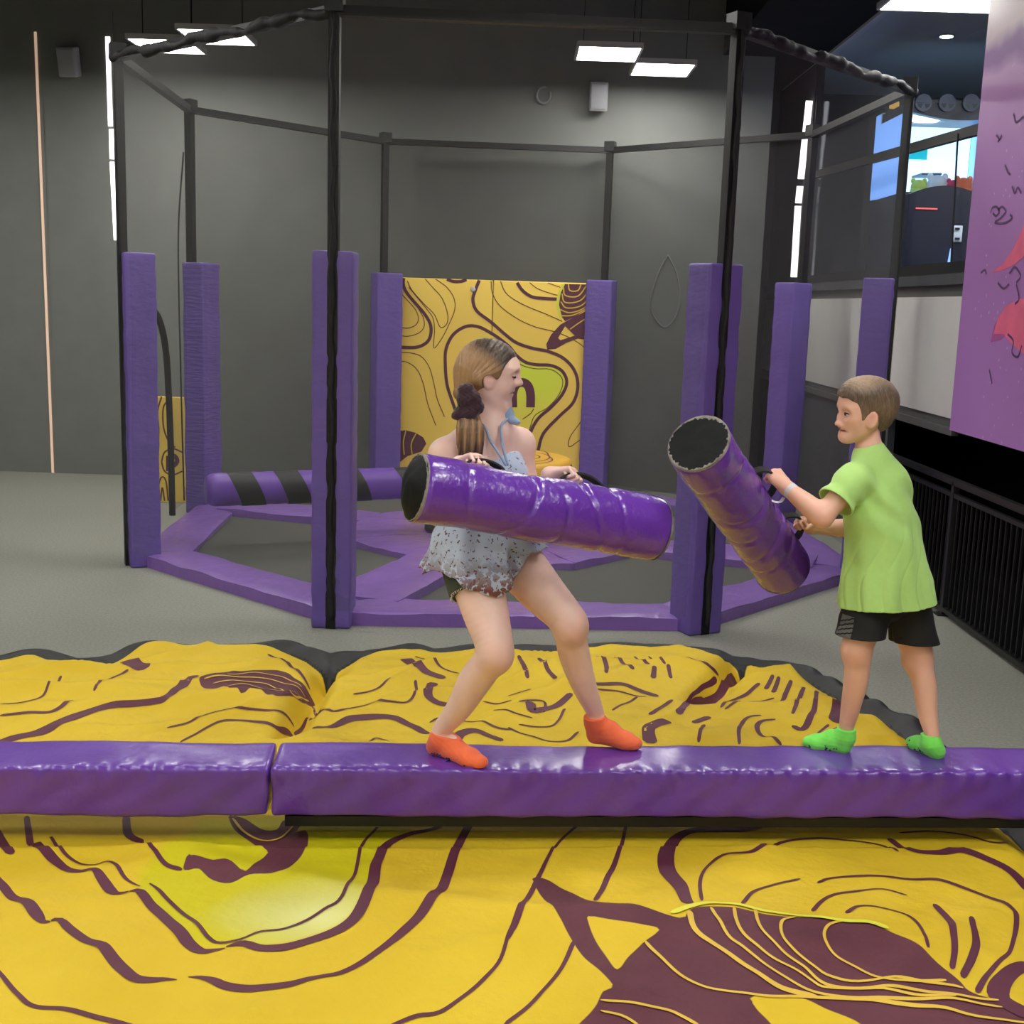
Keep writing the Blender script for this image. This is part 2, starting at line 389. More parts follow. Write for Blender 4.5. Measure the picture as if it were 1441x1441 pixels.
# wall speakers and hook
for lab, (px, py) in (('grey box speaker high on the wall between two daylight slits', (97, 87)), ('grey box speaker high on the wall above the yellow printed pad', (842, 135))):
    p = aty(px, py, YB - .12); e = empty('wall_speaker', p + (0, .1, -.16), lab, 'speaker', 'wall speakers')
    V, F = rbox(p, (.1, .09, .155), .02, (2, 2, 2), [(1, 0, 0), (0, .97, .24), (0, -.24, .97)])
    mesh_obj('housing', V, F, 'grey_plastic', e, True)
    V, F = rbox(p + (0, -.09, -.02), (.085, .008, .13), .006, (2, 2, 2), [(1, 0, 0), (0, .97, .24), (0, -.24, .97)])
    mesh_obj('grille', V, F, 'grey_plastic', e, True)
    MB().bar(p + (0, .02, 0), p + (0, .125, .02), .05).build('bracket', 'black_metal', e)
p = aty(765, 134, YB - .03)
arc = [p + (.075 * math.cos(a), 0, .085 * math.sin(a)) for a in np.linspace(math.radians(75), math.radians(390), 22)]
h = MB().tube(arc, .012, 8); h.bar(arc[0], arc[0] + np.array([-.01, .04, 0]), .02)
tag(h.build('hook', 'grey_plastic', None, True), 'pale round hook high on the wall behind the net', 'hook')

P = catmull([aty(x, y, YB - .02) for x, y in ((940, 358), (926, 385), (915, 425), (922, 448), (936, 460), (950, 446), (957, 420), (952, 385), (940, 358))], .04)
mat('cord_grey', lin((150, 152, 150)), .7)
tag(MB().tube(P, .006, 6).build('cord_loop', 'cord_grey', None, True), 'thin pale cord loop hanging on the wall beside the yellow printed pad', 'cord')

# ================================================================== net cage
OC = np.array([-0.106, 10.505]); OR = 3.153; ZT = 3.81; ZP = 2.388
OA = [3.5913 + i * math.pi / 4 for i in range(8)]
def octv(i, r=OR): a = OA[i % 8]; return OC + r * np.array([math.cos(a), math.sin(a)])
cage = empty('net_cage', (OC[0], OC[1], 0), 'tall octagonal cage of black posts hung with fine netting', 'net cage')
RP = OR + 0.03
for i in range(8):
    an = OA[i] + (.32 if i == 1 else 0); d = np.array([math.cos(an), math.sin(an), 0]); t = np.array([-d[1], d[0], 0]); p = octv(i) + .03 * d[:2]
    MB().obox((*p, (ZT + .0) / 2), d, t, (0, 0, 1), .035, .033, ZT / 2).build('post', 'black_metal', cage)
    q = octv(i + 1, RP)
    MB().bar((*p, ZT - .03), (*q, ZT - .03), .06, .06).build('top_rail', 'black_metal', cage)
    c = MB().obox((*p, ZT + .01), d, t, (0, 0, 1), .055, .055, .05); c.build('corner_joint', 'rail_metal', cage)
# netting: each bay its own sheet, slightly slack
for i in range(8):
    a, b = octv(i, RP + .035), octv(i + 1, RP + .035); nu, nv = 14, 18; V = []
    dn = ((a + b) / 2 - OC); dn /= np.linalg.norm(dn)
    for v in range(nv + 1):
        for u in range(nu + 1):
            tt = u / nu; zz = .12 + (ZT - .05 - .12) * v / nv
            sag = .02 * math.sin(math.pi * tt) * (1 + .5 * math.sin(3 * zz + i)) + .008 * math.sin(9 * tt + 2 * zz + i)
            xy = a * (1 - tt) + b * tt + dn * sag
            V.append((*xy, zz))
    F = [(v * (nu + 1) + u, v * (nu + 1) + u + 1, (v + 1) * (nu + 1) + u + 1, (v + 1) * (nu + 1) + u) for v in range(nv) for u in range(nu)]
    if i == 7:   # bay with the arched doorway: leave the arch open
        def inside(f):
            c = np.mean([V[k] for k in f], axis=0); tt = np.linalg.norm(np.array(c[:2]) - a) / np.linalg.norm(b - a)
            return 0.36 < tt < 0.93 and c[2] < 1.75
        F = [f for f in F if not inside(f)]
    mesh_obj('net_panel', V, F, 'net_rear_shaded' if i in (4, 5, 6) else 'net', cage, True)
# arch binding of the doorway
a, b = octv(7, RP + .04), octv(8, RP + .04)
arch = []
for (tt, zz) in [(.33, .1), (.335, .6), (.35, 1.1), (.38, 1.55), (.45, 1.82), (.56, 1.95), (.68, 1.95), (.8, 1.85), (.88, 1.6), (.92, 1.1), (.93, .1)]:
    arch.append((*(a * (1 - tt) + b * tt), zz))
MB().tube(catmull(arch, .08), .03, 8).build('arch_binding', 'black_fabric', cage, True)
# bunched netting along two of the front rails and hanging cords
for i, seed in ((0, 3), (2, 9)):
    a, b = octv(i, RP + .03), octv(i + 1, RP + .03); n = 90
    t = np.linspace(0, 1, n); P = np.array([(*(a * (1 - x) + b * x), ZT - .035 - .012 * math.sin(17 * x + seed) - .008 * math.sin(41 * x)) for x in t])
    r = .034 + .008 * np.sin(t * 23 + seed) + .006 * np.sin(t * 61 + 2) + .004 * np.sin(t * 113)
    MB().tube(P, r, 10).build('bunched_net', 'black_fabric', cage, True)
for i in (1, 2):     # laced edge of the net down the front posts
    an = OA[i] + (.32 if i == 1 else 0); p = octv(i) + .075 * np.array([math.cos(an), math.sin(an)]); n = 110; t = np.linspace(0, 1, n)
    P = np.array([(p[0] + .006 * math.sin(60 * x), p[1], .06 + (ZT - .1) * x) for x in t]); r = .013 + .006 * np.sin(t * 70 + i) ** 2 + .003 * np.sin(t * 23)
    MB().tube(P, r, 8).build('net_lacing', 'black_fabric', cage, True)
P = catmull([(*octv(7, RP + .07), 3.4), (*(octv(7, RP + .1) + (-.03, -.02)), 2.6), (*(octv(7, RP + .08) + (-.04, -.03)), 1.2), (*(octv(7, RP + .08) + (-.03, -.02)), .1)], .1)
MB().tube(P, .008, 6).build('cord', 'black_fabric', cage, True)

# ------------------------------------------------------------------ post pads
PLAB = ['tall purple post pad nearest the arched doorway, black slit facing the carpet', 'tall purple post pad split by a black laced strip, beside the striped roller',
        'tall purple post pad split by a black strip, behind the two jousting sticks', 'purple post pad rising behind the boy, in front of the white fascia',
        'purple post pad in front of the white fascia, beside the daylight slit', 'purple post pad edging the yellow printed pad on the fascia side',
        'purple post pad edging the yellow printed pad beside the roller', 'wrinkled purple post pad at the tip of the striped roller']
for i in range(8):
    an = OA[i] + (.32 if i == 1 else 0); d = np.array([math.cos(an), math.sin(an), 0]); t = np.array([-d[1], d[0], 0]); c = octv(i) - (.06 if i in (1, 2) else .075) * d[:2]
    wr_amp = .004 if i == 7 else .0022
    e = empty('post_pad', (*c, 0), PLAB[i], 'post pad', 'purple post pads of the cage')
    def disp(V, s=i, A=wr_amp):
        return A * snoise(V * np.array([2.0, 2.0, 12.0]), 2.4, s) + .4 * A * snoise(V * np.array([3, 3, 14.0]), 3.0, s + 50)
    z0 = 0.0 if i in (0, 1, 2) else 0.0
    wid = .148
    if i in (1, 2):       # two halves with the black slit between them
        for s in (-1, 1):
            V, F = rbox(np.array([*c, ZP / 2]) + t * s * .073, (.125, .054, ZP / 2), .016, (3, 3, 40), [d, t, (0, 0, 1)], disp)
            mesh_obj('foam_half', V, F, 'pad_purple', e, True)
        MB().obox(np.array([*c, ZP / 2 - .01]) + d * .055, d, t, (0, 0, 1), .06, .021, ZP / 2 - .01).build('slit', 'black_fabric', e)
    else:
        V, F = rbox((*c, ZP / 2), (.115, wid, ZP / 2), .018, (3, 4, 40), [d, t, (0, 0, 1)], disp)
        mesh_obj('cover', V, F, 'pad_wrinkled' if i == 7 else 'pad_purple', e, True)
        MB().obox(np.array([*c, ZP / 2 - .01]) + d * .112, d, t, (0, 0, 1), .008, .03, ZP / 2 - .01).build('slit', 'black_fabric', e)

# ------------------------------------------------------------------ trampoline platform
tp_ = empty('trampoline_platform', (OC[0], OC[1], 0), 'octagonal trampoline floor with purple edge pads inside the net cage', 'trampoline')
ZB, ZM = .045, .095
def cushion(name, quad, z0, z1, seed, amp=.006, m='mat_purple', bul=.02, n=(24, 9)):
    """pad over a planar quad (4 xy points), puffed top, thickness z0..z1"""
    q = [np.asarray(k, float) for k in quad]; nu, nv = n; V = []; F = []
    for v in range(nv + 1):
        for u in range(nu + 1):
            s, t = u / nu, v / nv
            p = (q[0] * (1 - s) + q[1] * s) * (1 - t) + (q[3] * (1 - s) + q[2] * s) * t
            ed = min(s * 2, (1 - s) * 2, t, 1 - t); puff = 1 - (1 - min(1, ed * 9)) ** 2
            V.append((*p, z0 + (z1 - z0) * (.88 + .12 * puff) + bul * 0))
    V = np.array(V); V[:, 2] += amp * snoise(V[:, :2], 9, seed) + amp * .5 * snoise(V[:, :2], 25, seed + 9)
    nn = len(V); B = V.copy(); B[:, 2] = z0
    F = [(v * (nu + 1) + u, v * (nu + 1) + u + 1, (v + 1) * (nu + 1) + u + 1, (v + 1) * (nu + 1) + u) for v in range(nv) for u in range(nu)]
    F += [tuple(nn + k for k in f[::-1]) for f in list(F)]
    V = np.vstack([V]); loop = [u for u in range(nu + 1)] + [v * (nu + 1) + nu for v in range(1, nv + 1)] + [nv * (nu + 1) + u for u in range(nu - 1, -1, -1)] + [v * (nu + 1) for v in range(nv - 1, 0, -1)]
    nl = len(loop); S0 = V[loop]; S1 = B[loop]; o0 = 2 * nn
    F += [(o0 + (k + 1) % nl, o0 + k, o0 + nl + k, o0 + nl + (k + 1) % nl) for k in range(nl)]
    return mesh_obj(name, np.vstack([V, B, S0, S1]), F, m, tp_, True)
ri_o, ri_i = 1.42, 0.55
mids = [OA[i] + math.pi / 8 for i in range(8)]
def rv(i, r, off=0): a = OA[i % 8] + off; return OC + r * np.array([math.cos(a), math.sin(a)])
for i in range(8):
    cushion('edge_pad', [octv(i, OR - .02), octv(i + 1, OR - .02), octv(i + 1, OR - .46), octv(i, OR - .46)], 0, ZM, i)
for i in (1, 3, 5, 7):
    d = np.array([math.cos(OA[i]), math.sin(OA[i])]); t = np.array([-d[1], d[0]])
    a, b = OC + d * (OR - .4), OC + d * (ri_o - .12)
    cushion('spoke_pad', [a - t * .28, a + t * .28, b + t * .28, b - t * .28], 0, ZM + .03, 20 + i, n=(9, 24))
for i in range(8):
    cushion('ring_pad', [rv(i, ri_o), rv(i + 1, ri_o), rv(i + 1, ri_i), rv(i, ri_i)], 0, ZM + .02, 40 + i)
for i in (1, 3, 5, 7):
    # bed between two spokes: spans two sides of the octagon
    poly = [octv(i, OR - .3), octv(i + 1, OR - .3), octv(i + 2, OR - .3), rv(i + 2, ri_o - .2), rv(i + 1, ri_o - .2), rv(i, ri_o - .2)]
    MB().prism(poly, 0.005, ZB).build('trampoline_bed', 'tramp_bed', tp_)
# ------------------------------------------------------------------ sweeper: yellow drum and striped roller
sw = empty('sweeper', (OC[0], OC[1], .12), 'yellow drum with a purple and black striped padded roller', 'sweeper machine')
ZR = .56; dr = .62
def lathe(prof, c, seg=48):
    V = []; F = []
    for (r, z) in prof:
        for k in range(seg): a = 2 * math.pi * k / seg; V.append((c[0] + r * math.cos(a), c[1] + r * math.sin(a), z))
    for i in range(len(prof) - 1):
        for k in range(seg): F.append((i * seg + k, i * seg + (k + 1) % seg, (i + 1) * seg + (k + 1) % seg, (i + 1) * seg + k))
    F.append(tuple(range(seg))[::-1]); F.append(tuple((len(prof) - 1) * seg + k for k in range(seg)))
    return V, F
V, F = lathe([(dr, .12), (dr, .3), (dr, .74), (dr - .02, .765), (dr - .05, .775), (dr * .5, .78)], OC); mesh_obj('drum', V, F, 'yellow_vinyl', sw, True)
V, F = lathe([(dr + .05, .1), (dr + .05, .16), (dr + .02, .17)], OC); mesh_obj('drum_base', V, F, 'black_vinyl', sw, True)
mb = MB()
for (r0, z, sd) in ((.16, .785, 1), (.30, .785, 2), (.42, .783, 3), (.53, .779, 5)):
    th = np.linspace(0, 2 * math.pi, 70); rr = r0 * (1 + .16 * np.sin(2 * th + sd) + .08 * np.sin(3 * th + 2 * sd)); rr = np.minimum(rr, .575)
    P = np.stack([OC[0] + rr * np.cos(th), OC[1] + rr * np.sin(th), np.full(70, z)], -1); mb.add(*ribbon(P, .014))
for (z0, sd) in ((.25, 1), (.34, 2), (.45, 4), (.58, 6), (.68, 8)):
    th = np.linspace(0, 2 * math.pi, 120); zz = z0 + .035 * np.sin(3 * th + sd) + .02 * np.sin(5 * th + 2 * sd)
    P = np.stack([OC[0] + (dr + .003) * np.cos(th), OC[1] + (dr + .003) * np.sin(th), zz], -1)
    up = np.array([0, 0, .006]); n = len(P)
    mb.add(np.vstack([P - up, P + up]), [(k, k + 1, n + k + 1, n + k) for k in range(n - 1)])
mb.build('contour_print', 'ink', sw)
rd = np.array([-2.36, -1.09]); RL = np.linalg.norm(rd); rd /= RL
n = 60; ts = np.linspace(.45, 2.58, n); rad = np.full(n, .135); rad[0] = rad[-1] = .1; rad[1] = rad[-2] = .125
P = np.array([(*(OC + rd * t), ZR) for t in ts])
roller = MB().tube(P, rad, 24, wob=lambda i, a: .012 * math.sin(i * 1.7 + 3 * a) + .01 * math.sin(5 * a)).build('roller', 'roller_purple', sw, True)
perp = np.array([-rd[1], rd[0], 0])
for t0 in (.75, 1.27, 1.78, 2.16):   # slanted black wraps
    L = .2; m_ = 10; seg = 28; V = []; F = []
    for i in range(m_):
        for k in range(seg):
            a = 2 * math.pi * k / seg; t = t0 + L * i / (m_ - 1) + .06 * math.sin(a)
            V.append(np.array([*(OC + rd * t), ZR]) + .1385 * (math.cos(a) * perp + math.sin(a) * np.array([0, 0, 1.0])))
    F = [(i * seg + k, i * seg + (k + 1) % seg, (i + 1) * seg + (k + 1) % seg, (i + 1) * seg + k) for i in range(m_ - 1) for k in range(seg)]
    mesh_obj('black_wrap', V, F, 'black_vinyl', roller, True)
# ================================================================== yellow printed wall pad
YP = 13.40
wp = empty('printed_wall_pad', (-.25, YP + .06, 0), 'tall yellow wall pad printed with maroon contour lines between two purple post pads', 'wall pad')
def wpp(u, v, dy=0.0): return aty(540 + u / 4.503, 380 + v / 4.503, YP - dy)
xl, xs, xr = aty(560, 392, YP)[0], aty(693.5, 420, YP)[0], aty(837, 402, YP)[0]; zt = 2.35
for (a, b) in ((xl, xs - .004), (xs + .004, min(xr, .775))):
    V, F = rbox(((a + b) / 2, YP + .06, zt / 2 + .05), ((b - a) / 2, .06, zt / 2 - .05), .012, (3, 2, 6)); mesh_obj('pad_half', V, F, 'yellow_panel', wp, True)
def flat_lines(curves, wmm, fn, off, step=.03):
    mb = MB()
    for c in curves:
        P = catmull(np.array([fn(u, v, off) for (u, v) in c]), step); mb.add(*ribbon(P, wmm, nrm=(0, -1, 0)))
    return mb
thick = [[(125, 50), (125, 100), (150, 150), (200, 210), (260, 280), (297, 350), (295, 420), (265, 465), (200, 490), (92, 488)],
 [(605, 65), (580, 130), (565, 190), (590, 260), (680, 330), (760, 400), (840, 460), (940, 495), (1040, 515), (1140, 560), (1210, 640), (1230, 740), (1200, 840), (1120, 920), (1040, 1000), (1000, 1060), (975, 1160)],
 [(480, 960), (430, 820), (400, 720), (390, 600), (395, 500), (440, 410), (520, 358), (600, 360), (680, 400), (740, 440), (800, 490), (840, 540), (900, 585), (970, 600), (1060, 605), (1130, 640), (1160, 710), (1130, 790), (1060, 870), (980, 940), (930, 1030), (905, 1140)],
 [(845, 80), (880, 130), (940, 170), (1020, 180), (1100, 185)], [(400, 58), (440, 72), (490, 72), (525, 60)]]
thin = [[(150, 70), (180, 130), (260, 220), (320, 280), (350, 350), (370, 365), (400, 340), (405, 280), (370, 180), (310, 110), (262, 56)],
 [(330, 58), (400, 110), (445, 180), (450, 250), (420, 330), (370, 430), (320, 495), (318, 440), (322, 380), (310, 300), (250, 220), (160, 110)],
 [(92, 130), (130, 170), (200, 250), (220, 310), (200, 350), (150, 368), (92, 360)], [(92, 410), (150, 420), (220, 400), (255, 360), (250, 300), (210, 230)],
 [(830, 570), (880, 605), (960, 625), (1050, 628), (1110, 660), (1135, 710), (1110, 790), (1040, 870), (960, 920), (930, 990), (905, 1080)],
 [(680, 70), (690, 150), (740, 230), (850, 310), (960, 360), (1080, 390), (1180, 430), (1270, 490), (1325, 570)],
 [(740, 70), (770, 140), (830, 190), (930, 240), (1030, 280), (1130, 325)], [(925, 80), (980, 120), (1080, 155), (1110, 160)], [(1040, 82), (1120, 110)],
 [(92, 520), (170, 525), (240, 550), (290, 620), (320, 730), (340, 820), (385, 930)], [(92, 575), (150, 585), (210, 630), (250, 720), (280, 850), (330, 985)],
 [(1308, 880), (1250, 960), (1180, 1060), (1175, 1120), (1240, 1080), (1308, 1040)], [(950, 880), (930, 910), (880, 945)],
 [(150, 1300), (300, 1240), (450, 1260), (560, 1340)], [(150, 1400), (320, 1320), (470, 1360), (620, 1420)]]
flat_lines(thick, .036, wpp, .003).build('thick_contour_print', 'ink', wp)
flat_lines(thin, .0095, wpp, .0035).build('fine_contour_print', 'ink_thin', wp)
def flat_fill(poly, fn, off, name, m, par):
    P = [fn(u, v, off) for (u, v) in poly]; return mesh_obj(name, P, [tuple(range(len(P)))], m, par)
limep = [(455, 880), (430, 820), (402, 720), (393, 600), (398, 500), (442, 412), (520, 362), (600, 364), (680, 404), (740, 444), (800, 494), (840, 545), (900, 588), (970, 604), (1060, 608), (1128, 642), (1156, 710), (1128, 788), (1060, 866), (980, 936), (930, 1030), (700, 1100)]
m_, nt, b_ = new_mat('lime_print'); tc = N(nt, 'ShaderNodeTexCoord'); sp = N(nt, 'ShaderNodeSeparateXYZ'); nt.links.new(tc.outputs['Object'], sp.inputs[0])
gr = N(nt, 'ShaderNodeTexGradient', gradient_type='SPHERICAL'); mp = N(nt, 'ShaderNodeMapping')
mp.inputs['Location'].default_value = (-.42, 0, -1.42); mp.vector_type = 'TEXTURE'
mp.inputs['Location'].default_value = (.5, 0, 1.35); mp.inputs['Scale'].default_value = (.95, .95, .95)
nt.links.new(tc.outputs['Object'], mp.inputs[0]); nt.links.new(mp.outputs[0], gr.inputs[0])
cr = N(nt, 'ShaderNodeValToRGB'); cr.color_ramp.elements[0].color = (*lin((255, 216, 92)), 1); cr.color_ramp.elements[1].color = (*lin((226, 240, 62)), 1)
cr.color_ramp.elements[0].position = .1; cr.color_ramp.elements[1].position = .8
nt.links.new(gr.outputs['Fac'], cr.inputs[0]); nt.links.new(cr.outputs[0], b_.inputs['Base Color']); b_.inputs['Roughness'].default_value = .55
flat_fill(limep, wpp, .0015, 'lime_print', 'lime_print', wp)
flat_fill([(1145, 88), (1120, 150), (1110, 220), (1130, 300), (1150, 325), (1230, 285), (1334, 215), (1337, 92)], wpp, .0025, 'planet_print', 'ink', wp)
for t_ in ([(1035, 505), (1030, 470), (1060, 410), (1120, 345), (1150, 355), (1105, 430), (1120, 445), (1160, 460), (1090, 500)], [(1120, 345), (1200, 300), (1334, 235), (1332, 300), (1320, 448), (1230, 435), (1210, 415), (1150, 355)], [(1160, 460), (1120, 445), (1210, 415), (1230, 435)]):
    flat_fill(t_, wpp, .0025, 'planet_tail_print', 'ink', wp)
flat_fill([(86, 1020), (140, 1015), (200, 1030), (250, 1060), (270, 1100), (240, 1150), (150, 1180), (86, 1230)], wpp, .0025, 'planet_print', 'ink', wp)
yl = [[(1170, 90), (1180, 130), (1230, 130), (1250, 92)], [(1140, 110), (1150, 160), (1230, 165), (1290, 92)], [(1130, 150), (1150, 205), (1250, 190), (1320, 92)], [(1122, 200), (1160, 240), (1260, 220), (1335, 120)],
      [(1118, 250), (1180, 270), (1270, 240), (1335, 160)], [(1122, 290), (1200, 285), (1290, 240), (1335, 195)], [(1180, 375), (1260, 320), (1334, 280)], [(1290, 445), (1300, 400), (1330, 370)], [(88, 1060), (100, 1110), (92, 1170), (86, 1200)], [(140, 1018), (125, 1090), (130, 1170)], [(205, 1035), (175, 1100), (180, 1170)]]
flat_lines(yl, .013, wpp, .0045).build('planet_line_print', 'print_yellow', wp)
flat_lines([[(1140, 88), (1112, 150), (1103, 225), (1124, 310)]], .03, wpp, .004).build('planet_rim_print', 'print_lime', wp)
flat_lines([[(818, 870), (818, 780), (840, 725), (880, 712), (915, 735), (930, 790), (930, 870)]], .098, wpp, .004, .015).build('letter_print', 'ink', wp)
p = wpp(565, 122, .01); MB().tube([p, p + (0, -.015, 0)], [.03, .02], 10).build('eyelet', 'white_plastic', wp)

# small yellow board on the carpet
bl, br = atz(216, 705, 0), atz(247, 707, 0)
sb = empty('sign_board', (bl[0] + .3, 12.03, 0), 'narrow yellow contour printed board standing on carpet behind the doorway', 'sign board')
bz = aty(216, 558, 12.0)[2]
V, F = rbox((bl[0] + .3, 12.03, bz / 2), (.3, .025, bz / 2), .008, (3, 2, 5)); mesh_obj('board', V, F, 'yellow_panel', sb, True)
def sbp(u, v, dy=0.0): return aty(140 + u / 3, 340 + v / 3.002, 12.005 - dy)
flat_lines([[(262, 655), (245, 720), (250, 800), (245, 900), (235, 1000), (232, 1095)], [(300, 660), (270, 700), (270, 780), (290, 840), (320, 870)], [(245, 1095), (250, 1030), (262, 995), (280, 1010), (290, 1095)], [(258, 1095), (265, 1040), (275, 1095)], [(262, 930), (275, 890), (310, 875), (350, 890)], [(262, 930), (275, 970), (310, 985), (350, 970)]], .016, sbp, .002, .02).build('contour_print', 'ink_thin', sb)
flat_lines([[(290, 970), (290, 905)], [(290, 912), (315, 905), (328, 925), (315, 945), (290, 940)]], .045, sbp, .003, .01).build('letter_print', 'ink', sb)

# ================================================================== purple mural beside the fascia
XM = 3.15
mu = empty('mural_panel', (XM + .03, 7.0, 1.30), 'large purple mural with pink splashes and dark scribbles above the railing', 'mural')
m_, nt, b_ = new_mat('mural_print'); tc = N(nt, 'ShaderNodeTexCoord'); sp = N(nt, 'ShaderNodeSeparateXYZ'); nt.links.new(tc.outputs['Object'], sp.inputs[0])
nz = N(nt, 'ShaderNodeTexNoise'); nz.inputs['Scale'].default_value = 2.0; nt.links.new(tc.outputs['Object'], nz.inputs['Vector'])
ad = N(nt, 'ShaderNodeMath', operation='MULTIPLY_ADD'); ad.inputs[1].default_value = .25; nt.links.new(nz.outputs['Fac'], ad.inputs[0]); nt.links.new(sp.outputs['Z'], ad.inputs[2])
mr = N(nt, 'ShaderNodeMapRange'); mr.inputs[1].default_value = 0; mr.inputs[2].default_value = 3.4; nt.links.new(ad.outputs[0], mr.inputs[0])
cr = N(nt, 'ShaderNodeValToRGB'); els = cr.color_ramp.elements
els[0].position = 0; els[0].color = (*lin((182, 128, 206)), 1); els[1].position = 1; els[1].color = (*lin((214, 196, 206)), 1)
for pos, c in ((.35, (172, 118, 192)), (.6, (182, 130, 200)), (.74, (200, 156, 212)), (.775, (144, 98, 172)), (.8, (146, 102, 174)), (.83, (212, 190, 206))):
    q = els.new(pos); q.color = (*lin(c), 1)
nt.links.new(mr.outputs[0], cr.inputs[0])
vo = N(nt, 'ShaderNodeTexVoronoi'); vo.inputs['Scale'].default_value = 14; nt.links.new(tc.outputs['Object'], vo.inputs['Vector'])
th = N(nt, 'ShaderNodeMath', operation='LESS_THAN'); th.inputs[1].default_value = .13; nt.links.new(vo.outputs['Distance'], th.inputs[0])
nz2 = N(nt, 'ShaderNodeTexNoise'); nz2.inputs['Scale'].default_value = 1.7; nt.links.new(tc.outputs['Object'], nz2.inputs['Vector'])
t2 = N(nt, 'ShaderNodeMath', operation='GREATER_THAN'); t2.inputs[1].default_value = .5; nt.links.new(nz2.outputs['Fac'], t2.inputs[0])
mm = N(nt, 'ShaderNodeMath', operation='MULTIPLY'); nt.links.new(th.outputs[0], mm.inputs[0]); nt.links.new(t2.outputs[0], mm.inputs[1])
m3 = N(nt, 'ShaderNodeMath', operation='MULTIPLY'); m3.inputs[1].default_value = .5; nt.links.new(mm.outputs[0], m3.inputs[0])
mx = N(nt, 'ShaderNodeMix', data_type='RGBA'); nt.links.new(m3.outputs[0], mx.inputs[0]); nt.links.new(cr.outputs[0], mx.inputs[6]); mx.inputs[7].default_value = (*lin((222, 200, 232)), 1)
nt.links.new(mx.outputs[2], b_.inputs['Base Color']); b_.inputs['Roughness'].default_value = .5
MB().box((XM, 5.2, 1.30), (XM + .045, 8.66, 4.42)).build('panel', 'mural_print', mu)
mat('splash_pink', lin((246, 108, 148)), .5, noise=(6, .25)); mat('splash_violet', lin((176, 84, 160)), .5, noise=(8, .3)); mat('scribble', lin((92, 58, 110)), .6)
def mup(px, py, off=.003): return atx(px, py, XM - off)
def mfill(poly, name, m, off=.003):
    P = [mup(x, y, off) for (x, y) in poly]; mesh_obj(name, P, [tuple(range(len(P)))], m, mu)
mfill([(1396, 384), (1412, 370), (1426, 350), (1436, 328), (1446, 305), (1452, 330), (1446, 356), (1428, 372), (1410, 381)], 'splash', 'splash_pink')
mfill([(1398, 470), (1404, 448), (1416, 430), (1436, 420), (1460, 424), (1460, 500), (1440, 498), (1424, 484), (1412, 470)], 'splash', 'splash_pink')
mfill([(1394, 482), (1399, 458), (1409, 440), (1416, 470), (1408, 478)], 'splash', 'splash_violet', .0025)
sc = [[(1394, 300), (1396, 293), (1402, 291), (1406, 297), (1402, 304), (1397, 300)], [(1404, 296), (1410, 291), (1415, 297), (1411, 304), (1404, 310), (1400, 313), (1408, 315), (1418, 312), (1424, 306), (1421, 302)],
      [(1426, 160), (1430, 172), (1440, 164)], [(1402, 190), (1406, 196), (1404, 200), (1410, 190)], [(1424, 262), (1428, 272), (1432, 264), (1437, 272)], [(1414, 232), (1418, 242), (1422, 246)],
      [(1420, 385), (1428, 376), (1436, 388), (1430, 398)], [(1380, 384), (1386, 380), (1388, 386)], [(1418, 470), (1426, 480), (1424, 496), (1432, 502), (1438, 486)], [(1392, 520), (1396, 540)], [(1430, 400), (1434, 420), (1428, 428)], [(1404, 398), (1412, 406), (1420, 400)]]
for c in sc:
    P = catmull(np.array([mup(x, y, .004) for x, y in c]), .02); MB().add(*ribbon(P, .016, nrm=(-1, 0, 0))).build('scribble_print', 'scribble', mu)

# ================================================================== black railing
XF = 3.12
rl = empty('railing', (XF, 7.6, 0), 'long black metal railing of thin vertical bars in front of the dark void', 'railing')
y0, y1 = 5.0, 10.05
for (z, n_) in ((.961, 'handrail'), (.868, 'upper_rail')):
    MB().bar((XF, y0, z), (XF, y1, z), .045 if n_ == 'handrail' else .035, .045 if n_ == 'handrail' else .03).build(n_, 'rail_metal', rl)
MB().bar((XF, y0, .045), (XF, y1, .045), .05, .03).build('base_rail', 'rail_metal', rl)
for y in (y0 + .02, 6.7, 8.35, y1 - .02):
    MB().bar((XF, y, 0), (XF, y, .961), .045).build('rail_post', 'rail_metal', rl)
    MB().box((XF - .06, y - .05, 0), (XF + .06, y + .05, .012)).build('foot_plate', 'rail_metal', rl)
bal = None
for k in range(60):
    y = y0 + .09 + k * .0835
    if y > y1 - .05: break
    if bal is None:
        bal = MB().bar((XF, y, .05), (XF, y, .868), .014).build('baluster', 'black_metal', rl); yb0 = y
    else:
        c = bal.copy(); COL.objects.link(c); c.location = (bal.location[0], bal.location[1] + (y - yb0), bal.location[2])

